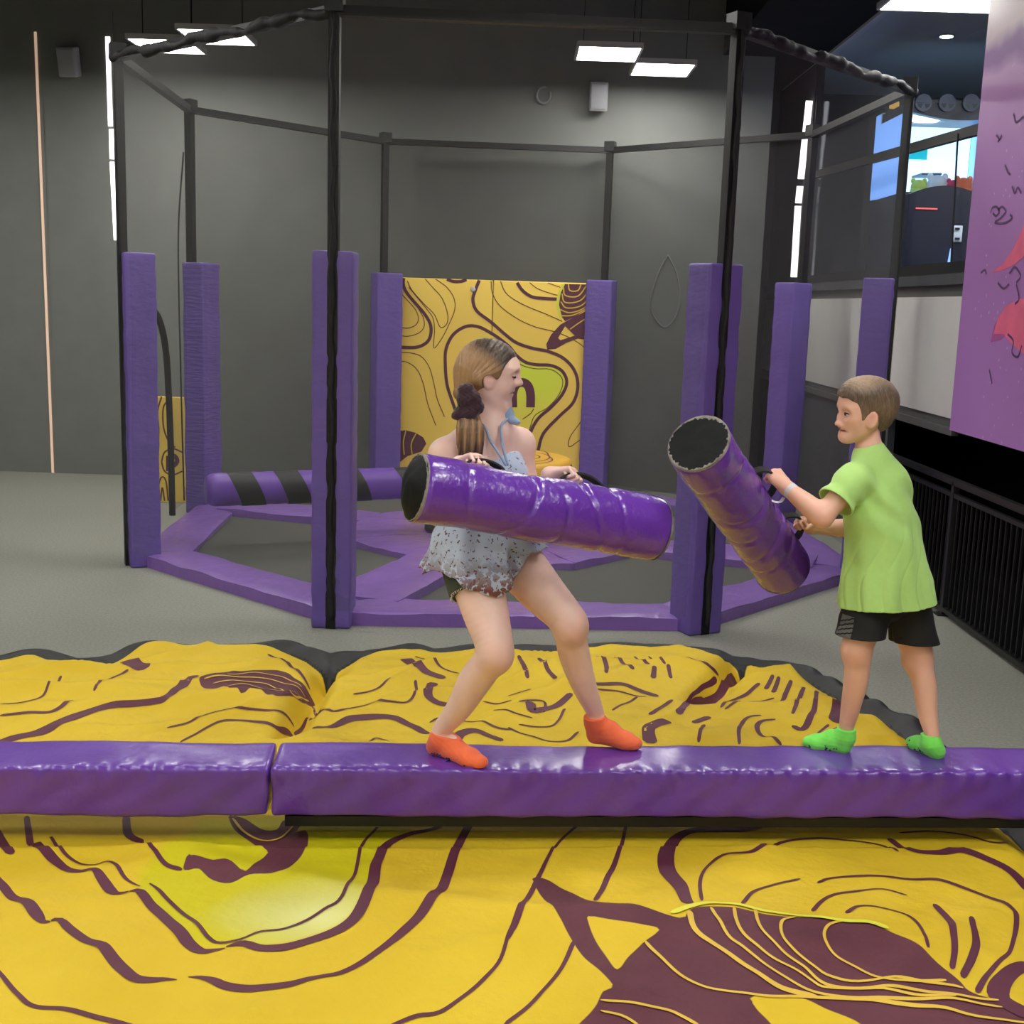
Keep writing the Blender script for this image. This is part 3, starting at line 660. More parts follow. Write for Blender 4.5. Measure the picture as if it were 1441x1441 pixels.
# ================================================================== claw machines on the upper floor
mat('cab_blue', lin((12, 15, 42)), .4, noise=(5, .3)); mat('cab_dark', lin((16, 18, 30)), .4)
mat('cab_lit', (.8, .9, 1), .5, emis=lin((205, 246, 255)), estr=1.35); mat('cab_lit_blue', (.4, .6, 1), .5, emis=lin((110, 160, 235)), estr=.75)
mat('cab_white', lin((214, 224, 236)), .5); mat('disc_grey', lin((70, 80, 100)), .5); mat('teal', lin((30, 200, 190)), .5, emis=lin((20, 200, 190)), estr=.5)
mat('red_led', (.8, .1, .1), .5, emis=(1, .1, .1), estr=.6); mat('amber_bulb', lin((230, 180, 90)), .4, emis=lin((230, 170, 80)), estr=.4)
FZ = 2.34
def ell(c, r, nu=14, nv=10):
    V = []; F = []
    for i in range(nv + 1):
        ph = math.pi * i / nv
        for k in range(nu):
            a = 2 * math.pi * k / nu; V.append((c[0] + r[0] * math.sin(ph) * math.cos(a), c[1] + r[1] * math.sin(ph) * math.sin(a), c[2] + r[2] * math.cos(ph)))
    for i in range(nv):
        for k in range(nu): F.append((i * nu + k, (i + 1) * nu + k, (i + 1) * nu + (k + 1) % nu, i * nu + (k + 1) % nu))
    return V, F
def claw(Yf, px0, px1, head, glass, deep, label, lit, discs):
    a, b = aty(px0, 250, Yf), aty(px1, 250, Yf); x0, x1 = a[0], b[0]; xc = (x0 + x1) / 2
    zh1, zh0 = aty((px0 + px1) / 2, head[0], Yf)[2], aty((px0 + px1) / 2, head[1], Yf)[2]; zg0 = aty((px0 + px1) / 2, glass, Yf)[2]
    e = empty('claw_machine', (xc, Yf + deep / 2, FZ), label, 'claw machine')
    MB().box((x0, Yf, FZ), (x1, Yf + deep, zg0)).build('cabinet_base', 'cab_blue', e)
    MB().box((x0 + .03, Yf + deep - .04, zg0), (x1 - .03, Yf + deep, zh0 + .05)).build('lit_back', lit, e)
    for xx in (x0, x1): MB().box((xx - .02, Yf, zg0), (xx + .02, Yf + .04, zh0 + .02)).build('corner_post', 'cab_white', e)
    for xx in (x0, x1): MB().box((xx - .012, Yf + .04, zg0), (xx + .012, Yf + deep, zh0 + .02)).build('side_wall', 'cab_lit_blue', e)
    # header with sagging lower edge
    n = 16; t = np.linspace(0, 1, n); sag = (zh1 - zh0) * .55
    lo = np.stack([x0 + (x1 - x0) * t, np.full(n, Yf - .03), zh0 - sag * np.sin(math.pi * t)], -1); hi = lo.copy(); hi[:, 2] = zh1
    V = np.vstack([lo, hi, lo + (0, .06, 0), hi + (0, .06, 0)])
    F = [(k, k + 1, n + k + 1, n + k) for k in range(n - 1)] + [(2 * n + k + 1, 2 * n + k, 3 * n + k, 3 * n + k + 1) for k in range(n - 1)] + [(k + 1, k, 2 * n + k, 2 * n + k + 1) for k in range(n - 1)] + [(n + k, n + k + 1, 3 * n + k + 1, 3 * n + k) for k in range(n - 1)]
    mesh_obj('header', V, F, 'cab_blue', e)
    MB().box((x0, Yf + .03, zh0), (x1, Yf + deep, zh1)).build('top_box', 'cab_dark', e)
    MB().box((x0 + .02, Yf + .01, zg0), (x1 - .02, Yf + .015, zh0)).build('pane', 'glass', e)
    for k in range(discs):
        c = aty(1299 + 33.5 * k, 145, Yf - .035); r = .078
        d = MB().tube([c, c + (0, -.02, 0)], [r, r], 22).build('header_disc', 'disc_grey', e)
        for s in (-1, 1):
            tri = [c + (s * .008, -.022, -.01), c + (s * .06, -.022, -.008), c + (s * .05, -.022, -.035), c + (s * .022, -.022, -.05)]
            mesh_obj('disc_marking', tri, [(0, 1, 2, 3)], 'cab_dark', d)
        MB().bar(c + (-.1, -.022, 0), c + (.1, -.022, 0), .004).build('disc_bar', 'disc_grey', d)
    return e, x0, x1, zg0, zh0, zh1
e, x0, x1, zg0, zh0, zh1 = claw(11.6, 1274, 1412, (142, 160), 272, .9, 'brightly lit claw machine with a scalloped blue header beside the purple mural', 'cab_lit', 4)
n = 18; t = np.linspace(0, 1, n); zc_ = aty(1330, 262, 11.5)[2]
P = [(x0 + .01 + (x1 - x0 - .25) * x, zg0 - .1 + (zc_ - zg0 + .1) * math.sin(math.pi * (.12 + .76 * x)) ** .8) for x in t]
V = [(x, 11.45, z) for x, z in P] + [(x, 11.45, FZ) for x, z in P] + [(x, 11.6, z) for x, z in P] + [(x, 11.6, FZ) for x, z in P]
F = [(n + k, n + k + 1, k + 1, k) for k in range(n - 1)] + [(k, k + 1, 2 * n + k + 1, 2 * n + k) for k in range(n - 1)] + [(0, 2 * n, 3 * n, n), (n - 1, 2 * n - 1, 4 * n - 1, 3 * n - 1)]
mesh_obj('console', V, F, 'cab_blue', e)
a, b = aty(1289, 293, 11.44), aty(1319, 294, 11.44); MB().bar(a, b, .012).build('led_strip', 'red_led', e)
c = aty(1347, 329, 11.44); V, F = rbox(c, (.045, .012, .075), .01, (2, 2, 2)); mesh_obj('coin_panel', V, F, 'cab_white', e, True)
c = aty(1347, 322, 11.42); MB().bar(c + (-.02, 0, 0), c + (.02, 0, 0), .02).build('coin_slot', 'cab_dark', e)
c = aty(1347, 336, 11.42); MB().bar(c + (-.02, 0, 0), c + (.02, 0, 0), .02).build('coin_slot', 'cab_dark', e)
c = aty(1288, 217, 12.4); MB().box(c - (.12, .0, .05), c + (.12, .02, .05)).build('teal_sticker', 'teal', e)  # the sticker's brightness is a glow put into its material
c = aty(1337, 365, 11.43); MB().tube([c + (0, 0, -.1), c + (0, 0, .1)], [.03, .008], 10).build('blue_light', 'cab_lit_blue', e)
MB().bar(aty(1290, 247, 12.3), aty(1318, 247, 12.3), .3, .02).build('shelf', 'disc_grey', e)
e2, a0, a1, g0, h0, h1 = claw(12.62, 1238, 1270, (154, 162), 280, .25, 'narrow blue lit prize machine with an amber bulb behind the cage netting', 'cab_lit_blue', 0)
c = np.array([(a0 + a1) / 2, 12.72, h1]); V, F = ell(c + (0, 0, .06), (.05, .05, .08)); mesh_obj('amber_bulb', V, F, 'amber_bulb', e2, True)
MB().box((a0 + .1, 12.7, g0 + .3), (a0 + .15, 12.75, h0 - .15)).build('claw_arm', 'cab_white', e2)
toys = [(1292, 268, 12.0, (206, 216, 90), .1, 'lime green plush toy in the lit claw machine'), (1318, 266, 12.0, (238, 232, 214), .13, 'cream white plush toy in the lit claw machine'),
        (1342, 262, 11.95, (214, 60, 90), .09, 'crimson plush toy in the lit claw machine'), (1354, 274, 11.85, (236, 112, 60), .11, 'orange plush toy in the lit claw machine'),
        (1368, 274, 11.9, (230, 196, 160), .1, 'tan plush toy in the lit claw machine'), (1304, 272, 12.2, (90, 170, 90), .1, 'green plush toy in the lit claw machine'),
        (1252, 268, 12.74, (150, 150, 176), .12, 'grey plush toy in the narrow prize machine')]
for i, (px, py, Y, col, s, lab) in enumerate(toys):
    mn = 'plush_%d' % i; mat(mn, lin(col), .9, noise=(20, .2), bump=(80, .6, .01)); c = aty(px, py, Y)
    base = (zg0 if i < 6 else g0); c[2] = max(c[2], base + s * .9)
    t_ = empty('plush_toy', (c[0], c[1], base), lab, 'plush toy', 'plush toys in the machines')
    V, F = ell((c[0], c[1], (base + c[2]) / 2), (s * .8, s * .7, (c[2] - base) / 2 + .02)); mesh_obj('body', V, F, mn, t_, True)
    V, F = ell(c, (s * .75, s * .7, s * .68)); mesh_obj('head', V, F, mn, t_, True)
    for sd in (-1, 1): V, F = ell(c + (sd * s * .55, 0, s * .55), (s * .25, s * .15, s * .28), 8, 6); mesh_obj('ear', V, F, mn, t_, True)
# ================================================================== airbag
def A(x, y): return (x / 2.0014, 880 + y / 2.0014)          # tracing sheet over the left half
def B(x, y): return (720 + x / 1.9986, 880 + y / 1.9986)    # and over the right half
edge_px = [A(*p) for p in [(-700, 130), (0, 120), (100, 108), (180, 118), (290, 125), (340, 110), (400, 92), (480, 82), (540, 90), (620, 92), (720, 82), (800, 86), (860, 105), (900, 135), (930, 155), (955, 132), (1000, 105), (1060, 95), (1150, 90), (1220, 98), (1300, 92), (1441, 86)]] + \
          [B(*p) for p in [(120, 85), (300, 85), (440, 85), (560, 88), (615, 108), (652, 148), (664, 112), (720, 125), (800, 150), (900, 205), (985, 270), (1060, 290), (1120, 335), (1340, 548), (1400, 590), (1500, 690), (1700, 960)]]
ZE = .235
edge = [atz(x, y, ZE)[:2] for x, y in edge_px]
edge = [np.array([-3.6, edge[0][1]])] + edge[1:] + [np.array([edge[-1][0], 1.75]), np.array([-3.6, 1.75])]
edge = np.array(edge)
va, vb = atz(465, 952, .25)[:2], atz(408, 1042, .3)[:2]            # deep crease between the two rear cells
vc, vd = atz(1046, 950, .25)[:2], atz(985, 992, .3)[:2]
beam_a, beam_b = np.array([-1.69, 3.835]), np.array([1.85, 4.075])
def bag_h(Q, sd=None):
    Q = np.atleast_2d(Q)
    if sd is None: sd = poly_sdf(Q, edge)
    din = np.maximum(-sd, 0)
    h = ZE + .075 * (1 - np.exp(-din / .18))
    h = h + .014 * snoise(Q, 5.2, 11) * np.minimum(1, din / .15)
    # soft ridged folds
    fold = 1 - np.sqrt(np.sin(Q @ np.array([1.1, 2.9]) + .9 * snoise(Q, 2.4, 5)) ** 2 + .012)
    fold2 = 1 - np.sqrt(np.sin(Q @ np.array([-2.6, 3.1]) + 1.1 * snoise(Q, 2.0, 8)) ** 2 + .012)
    h = h + (.046 * fold ** 3 + .030 * fold2 ** 4) * np.minimum(1, din / .12)
    back = 1 / (1 + np.exp(-(Q[:, 1] - 4.75) / .1))
    f3 = 1 - np.abs(np.sin(Q @ np.array([3.2, -6.1]) + 1.3 * snoise(Q, 3.5, 15)))
    h = h + back * (.030 * np.maximum(0, np.sin((Q[:, 1] - 4.55) / 1.75 * math.pi)) + .026 * f3 ** 3 + .010 * snoise(Q, 13, 21)) * np.minimum(1, din / .1)
    h = h + .0028 * snoise(Q, 34, 31) * np.minimum(1, din / .1)
    dv, tv = seg_dist(Q, va, vb); h = h - .13 * np.exp(-(dv / .055) ** 2)
    dv, tv = seg_dist(Q, vc, vd); h = h - .10 * np.exp(-(dv / .06) ** 2)
    # hump beneath the printed planet and the dip below the beam
    h = h + .05 * np.exp(-(((Q[:, 0] - .95) / .55) ** 2 + ((Q[:, 1] - 3.15) / .4) ** 2))
    dv, tv = seg_dist(Q, beam_a - (2, .14), beam_b + (1, .07)); cap = .292 + .9 * np.maximum(0, dv - .16)
    h = np.minimum(h, cap) - .012 * np.exp(-(dv / .2) ** 2)
    # outside the yellow cover the black side drops to the floor
    out = np.maximum(sd, 0)
    w = np.clip((out - .10) / .24, 0, 1)
    lump = .035 * np.sin(np.clip(out / .26, 0, 1) * math.pi) * (1 + .6 * snoise(Q, 6, 71))
    h = np.where(sd > 0, (h * (1 - w ** 2) + lump * (1 - w) + .014 * snoise(Q, 22, 81) * np.sin(np.clip(out / .34, 0, 1) * math.pi)), h)
    return np.maximum(h, .002)
def bag_many(pts):
    pts = np.asarray(pts, float); D_ = _fw + (pts[:, :1] - 720.5) / FPX * _RT - (pts[:, 1:] - 720.5) / FPX * _UP
    z = np.full(len(pts), .3)
    for _ in range(14):
        p = CAM + D_ * ((z - CAMH) / D_[:, 2])[:, None]; z = .5 * z + .5 * bag_h(p[:, :2])
    p = CAM + D_ * ((z - CAMH) / D_[:, 2])[:, None]; p[:, 2] = z; return p
def bag_at(px, py): return bag_many([(px, py)])[0]
gs = .0165
gx = np.arange(-3.9, 3.0, gs); gy = np.arange(1.5, 7.1, gs)
GX, GY = np.meshgrid(gx, gy); Q = np.stack([GX.ravel(), GY.ravel()], -1)
sd = poly_sdf(Q, edge); H = bag_h(Q, sd)
bagV = np.column_stack([Q, H]); nx, ny = len(gx), len(gy)
idx = np.arange(nx * ny).reshape(ny, nx)
quads = np.stack([idx[:-1, :-1], idx[:-1, 1:], idx[1:, 1:], idx[1:, :-1]], -1).reshape(-1, 4)
qs = sd[quads]
def sub(quads_):
    u, inv = np.unique(quads_, return_inverse=True); return u, inv.reshape(-1, 4)
bag = empty('airbag', (-.3, 4.2, 0), 'huge slack yellow landing airbag printed with maroon contour lines under the beam', 'airbag')
# ---- print: outlines traced as fills (signed distance attribute) and stripes (ribbons lying on the cover)
def fill_sdf(pts):
    P = bag_many(pts)[:, :2]; P = catmull(np.vstack([P, P[:1]]), .02)[:-1]; return P
F_tail = [B(*p) for p in [(55, 708), (110, 720), (215, 773), (300, 783), (400, 800), (480, 823), (500, 800), (560, 790), (650, 797), (760, 818), (900, 826), (1000, 836), (1090, 872), (1180, 932), (1260, 1000), (1290, 1030), (1380, 1058), (1460, 1105), (1620, 1210), (1620, 1290), (240, 1290), (246, 1050), (285, 1012), (200, 930), (150, 850), (90, 770)]]
F_hole = [B(*p) for p in [(210, 815), (300, 830), (415, 851), (370, 892), (330, 930), (296, 968), (258, 920), (228, 870)]]
F_patch = [B(*p) for p in [(665, 1040), (760, 1045), (830, 1052), (900, 1085), (1000, 1135), (1100, 1200), (840, 1240), (730, 1121), (690, 1080)]]
F_blob = [A(*p) for p in [(528, 642), (600, 660), (640, 657), (690, 692), (720, 668), (760, 633), (800, 600), (860, 577), (866, 620), (840, 660), (780, 694), (700, 702), (650, 726), (600, 718), (560, 685), (517, 690)]]
F_pl1 = [A(*p) for p in [(640, 531), (660, 575), (715, 617), (758, 636), (800, 610), (850, 556), (800, 548), (780, 575), (740, 575), (690, 545)]]
F_pl2 = [A(*p) for p in [(560, 150), (600, 138), (680, 129), (780, 126), (832, 150), (870, 190), (888, 226), (845, 214), (770, 197), (720, 185), (680, 192), (640, 172), (600, 179), (570, 174)]]
F_lime = [A(*p) for p in [(385, 740), (420, 780), (470, 828), (520, 872), (572, 905), (640, 900), (740, 905), (820, 896), (900, 870), (975, 832), (1018, 780), (1046, 725), (1056, 668), (1088, 618), (1150, 588), (1060, 545), (640, 545), (560, 560), (430, 660), (400, 690)]]
def near(pts, extra=.05):
    P = fill_sdf(pts); lo, hi = P.min(0) - extra, P.max(0) + extra
    msk = (Q[:, 0] > lo[0]) & (Q[:, 0] < hi[0]) & (Q[:, 1] > lo[1]) & (Q[:, 1] < hi[1])
    d = np.full(len(Q), 1.0); d[msk] = poly_sdf(Q[msk], P); return d
ink = near(F_tail); ink = np.maximum(ink, -near(F_hole)); ink = np.maximum(ink, -near(F_patch))
for f_ in (F_blob, F_pl1, F_pl2): ink = np.minimum(ink, near(f_))
lime = near(F_lime, .3)
lc = bag_at(*A(560, 740))[:2]; lp = bag_at(*A(900, 820))[:2]
limeg = np.hypot(*((Q - lp) / np.array([.22, .13])).T)

m_, nt, b_ = new_mat('airbag_cover')
def attr(name):
    a = N(nt, 'ShaderNodeAttribute'); a.attribute_name = name; return a.outputs['Fac']
tc = N(nt, 'ShaderNodeTexCoord')
def ramp01(sock, w):
    r = N(nt, 'ShaderNodeMapRange'); r.inputs[1].default_value = -w; r.inputs[2].default_value = w; r.inputs[3].default_value = 1; r.inputs[4].default_value = 0
    nt.links.new(sock, r.inputs[0]); return r.outputs[0]
def mixc(f, a, b):
    mx = N(nt, 'ShaderNodeMix', data_type='RGBA'); nt.links.new(f, mx.inputs[0])
    for s, k in ((a, 6), (b, 7)):
        if isinstance(s, tuple): mx.inputs[k].default_value = (*s, 1)
        else: nt.links.new(s, mx.inputs[k])
    return mx.outputs[2]
nz = N(nt, 'ShaderNodeTexNoise'); nz.inputs['Scale'].default_value = 2.2; nz.inputs['Detail'].default_value = 6; nt.links.new(tc.outputs['Object'], nz.inputs['Vector'])
yel = mixc(nz.outputs['Fac'], lin((210, 176, 28)), lin((230, 200, 48)))
lr = N(nt, 'ShaderNodeMapRange'); lr.inputs[1].default_value = 0.05; lr.inputs[2].default_value = 1.6; nt.links.new(attr('limeg'), lr.inputs[0])
limecol = mixc(lr.outputs[0], lin((232, 232, 150)), lin((206, 196, 16)))
c1 = mixc(ramp01(attr('lime'), .02), yel, limecol)
nz3 = N(nt, 'ShaderNodeTexNoise'); nz3.inputs['Scale'].default_value = 5; nz3.inputs['Detail'].default_value = 5; nt.links.new(tc.outputs['Object'], nz3.inputs['Vector'])
inkc = mixc(nz3.outputs['Fac'], lin((80, 38, 52)), lin((112, 62, 72)))
c2 = mixc(ramp01(attr('ink'), .0015), c1, inkc)
c3 = mixc(ramp01(attr('rim'), .003), lin((26, 26, 26)), c2)
nt.links.new(c3, b_.inputs['Base Color']); b_.inputs['Roughness'].default_value = .62; b_.inputs['Specular IOR Level'].default_value = .3
wv = N(nt, 'ShaderNodeTexNoise'); wv.inputs['Scale'].default_value = 420; nt.links.new(tc.outputs['Object'], wv.inputs['Vector'])
w2 = N(nt, 'ShaderNodeTexNoise'); w2.inputs['Scale'].default_value = 16; w2.inputs['Detail'].default_value = 4; nt.links.new(tc.outputs['Object'], w2.inputs['Vector'])
bp = N(nt, 'ShaderNodeBump'); bp.inputs['Strength'].default_value = .35; bp.inputs['Distance'].default_value = .002; nt.links.new(wv.outputs['Fac'], bp.inputs['Height'])
bp2 = N(nt, 'ShaderNodeBump'); bp2.inputs['Strength'].default_value = .5; bp2.inputs['Distance'].default_value = .012; nt.links.new(w2.outputs['Fac'], bp2.inputs['Height']); nt.links.new(bp.outputs['Normal'], bp2.inputs['Normal'])
nt.links.new(bp2.outputs['Normal'], b_.inputs['Normal'])

u, f_ = sub(quads[(qs.min(1) < .004)])
top = mesh_obj('top_cover', bagV[u], f_, 'airbag_cover', bag, True)
for nm, arr in (('ink', ink), ('lime', lime), ('limeg', limeg), ('rim', sd)):
    at_ = top.data.attributes.new(nm, 'FLOAT', 'POINT'); at_.data.foreach_set('value', arr[u].astype(np.float32))
u, f_ = sub(quads[(qs.max(1) > .001) & (qs.min(1) < .35)])
VV = bagV[u].copy(); VV[:, 2] -= .0015; VV[:, 2] = np.maximum(VV[:, 2], .0005)
mesh_obj('side_skirt', VV, f_, 'black_vinyl', bag, True)

# stripes: (points, width in metres)
th_, tn = .030, .0095
LN = []
def LA(w, *p): LN.append(([A(*q) for q in p], w))
def LB(w, *p): LN.append(([B(*q) for q in p], w))
def LZ_(ws, *p): LN.append(([(x / 3.002, 960 + y / 3.002) for x, y in p], ws))
LZ_([.026, .026, .024, .026, .034, .020, .006], (-60, 780), (0, 850), (50, 908), (105, 925), (150, 975), (180, 1012), (212, 1013))
LZ_([.006, .022, .026, .026, .030, .032, .034, .032, .024, .016, .003], (215, 1010), (255, 1005), (300, 1048), (370, 1095), (430, 1112), (470, 1160), (520, 1215), (570, 1252), (640, 1260), (690, 1257), (748, 1259))
LZ_([.003, .014, .024, .028, .028, .030, .028, .024, .020, .020, .022, .026, .030, .030, .030, .028, .026, .024, .020, .012], (795, 1248), (850, 1250), (900, 1262), (950, 1284), (1030, 1296), (1130, 1290), (1230, 1276), (1300, 1256), (1370, 1242), (1441, 1228), (1560, 1165), (1680, 1075), (1785, 970), (1860, 880), (1898, 790), (1928, 700), (1980, 610), (2020, 572), (2040, 560), (2060, 550))
LZ_([.030, .032, .024, .020, .020, .030, .032, .012, .004], (150, 680), (215, 738), (270, 785), (340, 800), (395, 790), (430, 830), (475, 888), (515, 892), (545, 884))
LZ_([.004, .026, .030, .032, .034, .036, .030, .014, .004], (545, 886), (590, 885), (640, 945), (700, 1000), (760, 1055), (800, 1108), (850, 1138), (905, 1134), (950, 1126))
LZ_([.004, .026, .032, .032, .032, .034, .034, .034, .032, .030, .026, .020, .014], (955, 1120), (1030, 1106), (1110, 1126), (1220, 1118), (1350, 1080), (1470, 1022), (1530, 945), (1572, 855), (1590, 765), (1634, 690), (1725, 645), (1830, 622), (1930, 575))
LZ_([.010, .011, .010, .007, .008, .011, .011, .004], (215, 655), (270, 720), (330, 765), (400, 773), (450, 758), (490, 772), (530, 830), (592, 864))
LZ_([.005, .011, .012, .012, .012, .010, .006, .007, .009, .010, .010, .010, .010, .010, .010], (632, 852), (680, 888), (740, 950), (820, 1010), (880, 1080), (930, 1103), (1020, 1086), (1100, 1055), (1200, 1043), (1290, 1010), (1370, 960), (1445, 905), (1500, 810), (1530, 690), (1594, 615))
LA(.026, (355, 538), (362, 590), (400, 612)); LA(.012, (395, 606), (450, 655), (512, 690))
LA(.014, (75, 538), (80, 580), (86, 622)); LA(.022, (-20, 570), (0, 605), (32, 645))
LA(.0115, (-60, 900), (0, 982), (50, 1040), (90, 1072), (170, 1080), (240, 1096), (360, 1128), (460, 1150))
LA(.0105, (1470, 780), (1441, 850), (1410, 940), (1360, 1000), (1300, 1050), (1240, 1090), (1180, 1100), (1130, 1118), (1060, 1150))
LA(.010, (0, 222), (60, 218), (120, 200), (160, 165), (172, 143)); LA(.014, (0, 255), (80, 246), (150, 242), (205, 212))
LA(.034, (-60, 345), (20, 325), (120, 300), (220, 255), (320, 225), (430, 215), (470, 200), (520, 162), (548, 142)); LA(.013, (265, 186), (310, 152), (360, 125)); LA(.05, (348, 106), (380, 110), (412, 122))
LA(.011, (470, 290), (530, 275), (600, 246), (700, 236), (770, 240), (810, 258), (828, 284)); LA(.012, (508, 330), (580, 290), (640, 268), (720, 272), (780, 290), (825, 312))
LA(.015, (755, 82), (810, 105), (850, 140), (872, 182)); LA(.011, (995, 195), (1060, 180), (1100, 148)); LA(.012, (880, 230), (930, 240), (1000, 232), (1100, 215), (1150, 215), (1172, 185), (1170, 155))
LA(.026, (880, 290), (930, 286), (1000, 262), (1080, 258), (1140, 275), (1205, 306)); LA(.045, (1140, 95), (1190, 122), (1252, 150)); LA(.038, (1220, 162), (1205, 190), (1225, 215), (1262, 226))
LA(.012, (1170, 88), (1230, 105), (1292, 136)); LA(.03, (1282, 328), (1300, 305), (1350, 300), (1415, 326)); LA(.011, (1210, 275), (1240, 262), (1300, 270), (1380, 280), (1441, 295)); LA(.011, (1390, 240), (1420, 238), (1441, 244), (1500, 262)); LA(.011, (1040, 328), (1060, 318), (1095, 326))
LA(.012, (1360, 215), (1400, 222), (1441, 212)); LA(.011, (830, 310), (870, 265), (905, 235))
LB(.0105, (205, 545), (130, 615), (80, 700), (20, 820), (-10, 885)); LB(.0115, (326, 543), (300, 640), (265, 720), (234, 776)); LB(.0105, (176, 888), (130, 980), (60, 1060), (-20, 1125))
LB(.034, (498, 784), (470, 730), (438, 690), (436, 640), (460, 603), (510, 578), (580, 576), (650, 575), (700, 562), (750, 546)); LB(.011, (535, 775), (530, 720), (550, 680), (600, 645), (680, 635), (750, 615), (850, 600), (950, 606), (1040, 620), (1088, 637))
LB(.010, (648, 784), (680, 750), (740, 730), (812, 714)); LB(.011, (860, 726), (900, 712), (1000, 705), (1090, 712), (1200, 716), (1300, 750), (1400, 790), (1420, 830), (1400, 920), (1350, 970), (1308, 1034)); LB(.009, (845, 805), (890, 765), (960, 750), (1030, 742), (1112, 760))
LB(.009, (940, 810), (980, 790), (1040, 795), (1110, 815), (1150, 850), (1172, 908)); LB(.015, (1190, 785), (1230, 830), (1246, 900), (1238, 968)); LB(.014, (1294, 820), (1306, 900), (1268, 992))
LB(.026, (1060, 600), (1120, 630), (1200, 640), (1260, 632), (1330, 655), (1400, 690), (1460, 750)); LB(.011, (1090, 585), (1180, 580), (1280, 592), (1360, 612), (1450, 645)); LB(.04, (1460, 955), (1400, 980), (1368, 1030), (1390, 1062), (1460, 1100))
LB(.045, (390, 332), (385, 290), (402, 278), (442, 270)); LB(.013, (525, 330), (530, 300), (540, 280)); LB(.013, (640, 336), (640, 290), (660, 262), (702, 254)); LB(.014, (758, 338), (704, 312), (690, 286), (704, 270), (742, 265))
LB(.012, (488, 216), (530, 180), (576, 150)); LB(.032, (540, 222), (590, 190), (632, 158)); LB(.013, (588, 232), (650, 200), (696, 163)); LB(.012, (600, 237), (680, 216), (738, 205)); LB(.022, (468, 250), (510, 228), (542, 210)); LB(.022, (510, 275), (557, 258))
LB(.016, (388, 252), (452, 210)); LB(.012, (283, 240), (352, 202)); LB(.026, (230, 165), (300, 165), (350, 180), (412, 201)); LB(.009, (240, 180), (300, 186), (380, 202))
LB(.015, (240, 88), (265, 110), (266, 135)); LB(.014, (290, 90), (342, 125)); LB(.013, (345, 88), (387, 110)); LB(.012, (385, 88), (432, 110)); LB(.02, (402, 115), (398, 150)); LB(.018, (440, 110), (448, 150)); LB(.013, (490, 92), (550, 110), (582, 142))
LB(.014, (735, 140), (714, 180)); LB(.014, (752, 145), (735, 190)); LB(.014, (786, 155), (760, 215)); LB(.014, (822, 175), (790, 250)); LB(.018, (858, 185), (850, 240), (825, 288), (788, 284)); LB(.045, (915, 212), (913, 275)); LB(.012, (858, 307), (892, 280)); LB(.014, (868, 316), (924, 288))
LB(.011, (20, 280), (100, 286), (130, 270), (150, 235)); LB(.011, (-10, 288), (80, 320), (150, 326), (188, 300)); LB(.03, (52, 215), (60, 240), (90, 236), (130, 225), (168, 192)); LB(.011, (-10, 200), (20, 190), (55, 180)); LB(.012, (20, 215), (90, 215), (90, 245)); LB(.014, (20, 85), (45, 150)); LB(.014, (75, 95), (125, 150))
def drape(lines, lift, wf=1.0):
    mb = MB()
    for pts, w in lines:
        P4 = bag_many(pts); wl = np.broadcast_to(np.asarray(w, float), (len(pts),)); P4 = catmull(np.column_stack([P4, wl]), .016); P = P4[:, :3]; wv_ = np.maximum(P4[:, 3], .002) * (1.12 if np.ptp(wl) > 1e-9 else wf); w = float(np.mean(wl)); const = np.ptp(wl) < 1e-9
        keep = poly_sdf(P[:, :2], edge) < -.004
        # keep contiguous run inside the cover
        runs = []; cur = []
        for k, ok in enumerate(keep):
            if ok: cur.append(k)
            elif cur: runs.append(cur); cur = []
        if cur: runs.append(cur)
        for r_ in runs:
            if len(r_) < 3: continue
            s = P[r_]; L = np.r_[0, np.cumsum(np.linalg.norm(np.diff(s, axis=0), axis=1))]
            ww = wv_[r_] * ((1 + .22 * np.sin(L * 7 + w * 900)) * np.minimum(1, .45 + np.minimum(L, L[-1] - L) / .03) if const else 1.0)
            mb.add(*ribbon(s, ww, zf=lambda xy: bag_h(xy) + lift))
    return mb
drape(LN, .0022, 1.32).build('contour_print', 'ink', bag, True)
YN = [([B(*q) for q in p], w) for p, w in [
 ([(375, 890), (440, 955), (520, 1010), (600, 1030), (680, 1040), (760, 1046), (880, 1050), (1050, 1060), (1200, 1075), (1300, 1100), (1460, 1122)], .010),
 ([(500, 805), (512, 850), (560, 892), (620, 932), (680, 972), (760, 1022), (860, 1048)], .017), ([(560, 795), (600, 860), (650, 905), (720, 960), (800, 1010), (880, 1040), (1050, 1050), (1250, 1052), (1380, 1076)], .009),
 ([(625, 795), (640, 850), (700, 910), (780, 960), (850, 1005), (900, 1022), (1100, 1034), (1250, 1044)], .009), ([(685, 800), (700, 850), (750, 905), (820, 960), (880, 1010), (1000, 1022), (1150, 1030), (1370, 1056)], .010),
 ([(800, 822), (762, 832), (760, 870), (790, 910), (850, 960), (900, 990), (1000, 1002), (1220, 1012), (1270, 1022)], .010), ([(940, 832), (890, 846), (880, 880), (910, 930), (980, 970), (1050, 995), (1100, 1000), (1222, 1000)], .010),
 ([(250, 1056), (330, 1062), (430, 1082), (480, 1102), (530, 1130)], .012), ([(250, 1086), (310, 1100), (360, 1130)], .008)]]
YN += [([A(*q) for q in p], w) for p, w in [([(575, 152), (650, 145), (740, 150), (800, 165), (860, 205)], .008), ([(600, 165), (680, 158), (760, 170), (820, 190), (870, 215)], .007), ([(640, 172), (700, 168), (780, 185), (850, 212)], .006), ([(640, 138), (720, 134), (790, 145), (850, 175)], .006), ([(655, 545), (690, 585), (740, 608), (790, 600), (830, 562)], .008)]]
for y_ in YN: drape([y_], .0034).build('planet_line_print', 'print_yellow', bag, True)
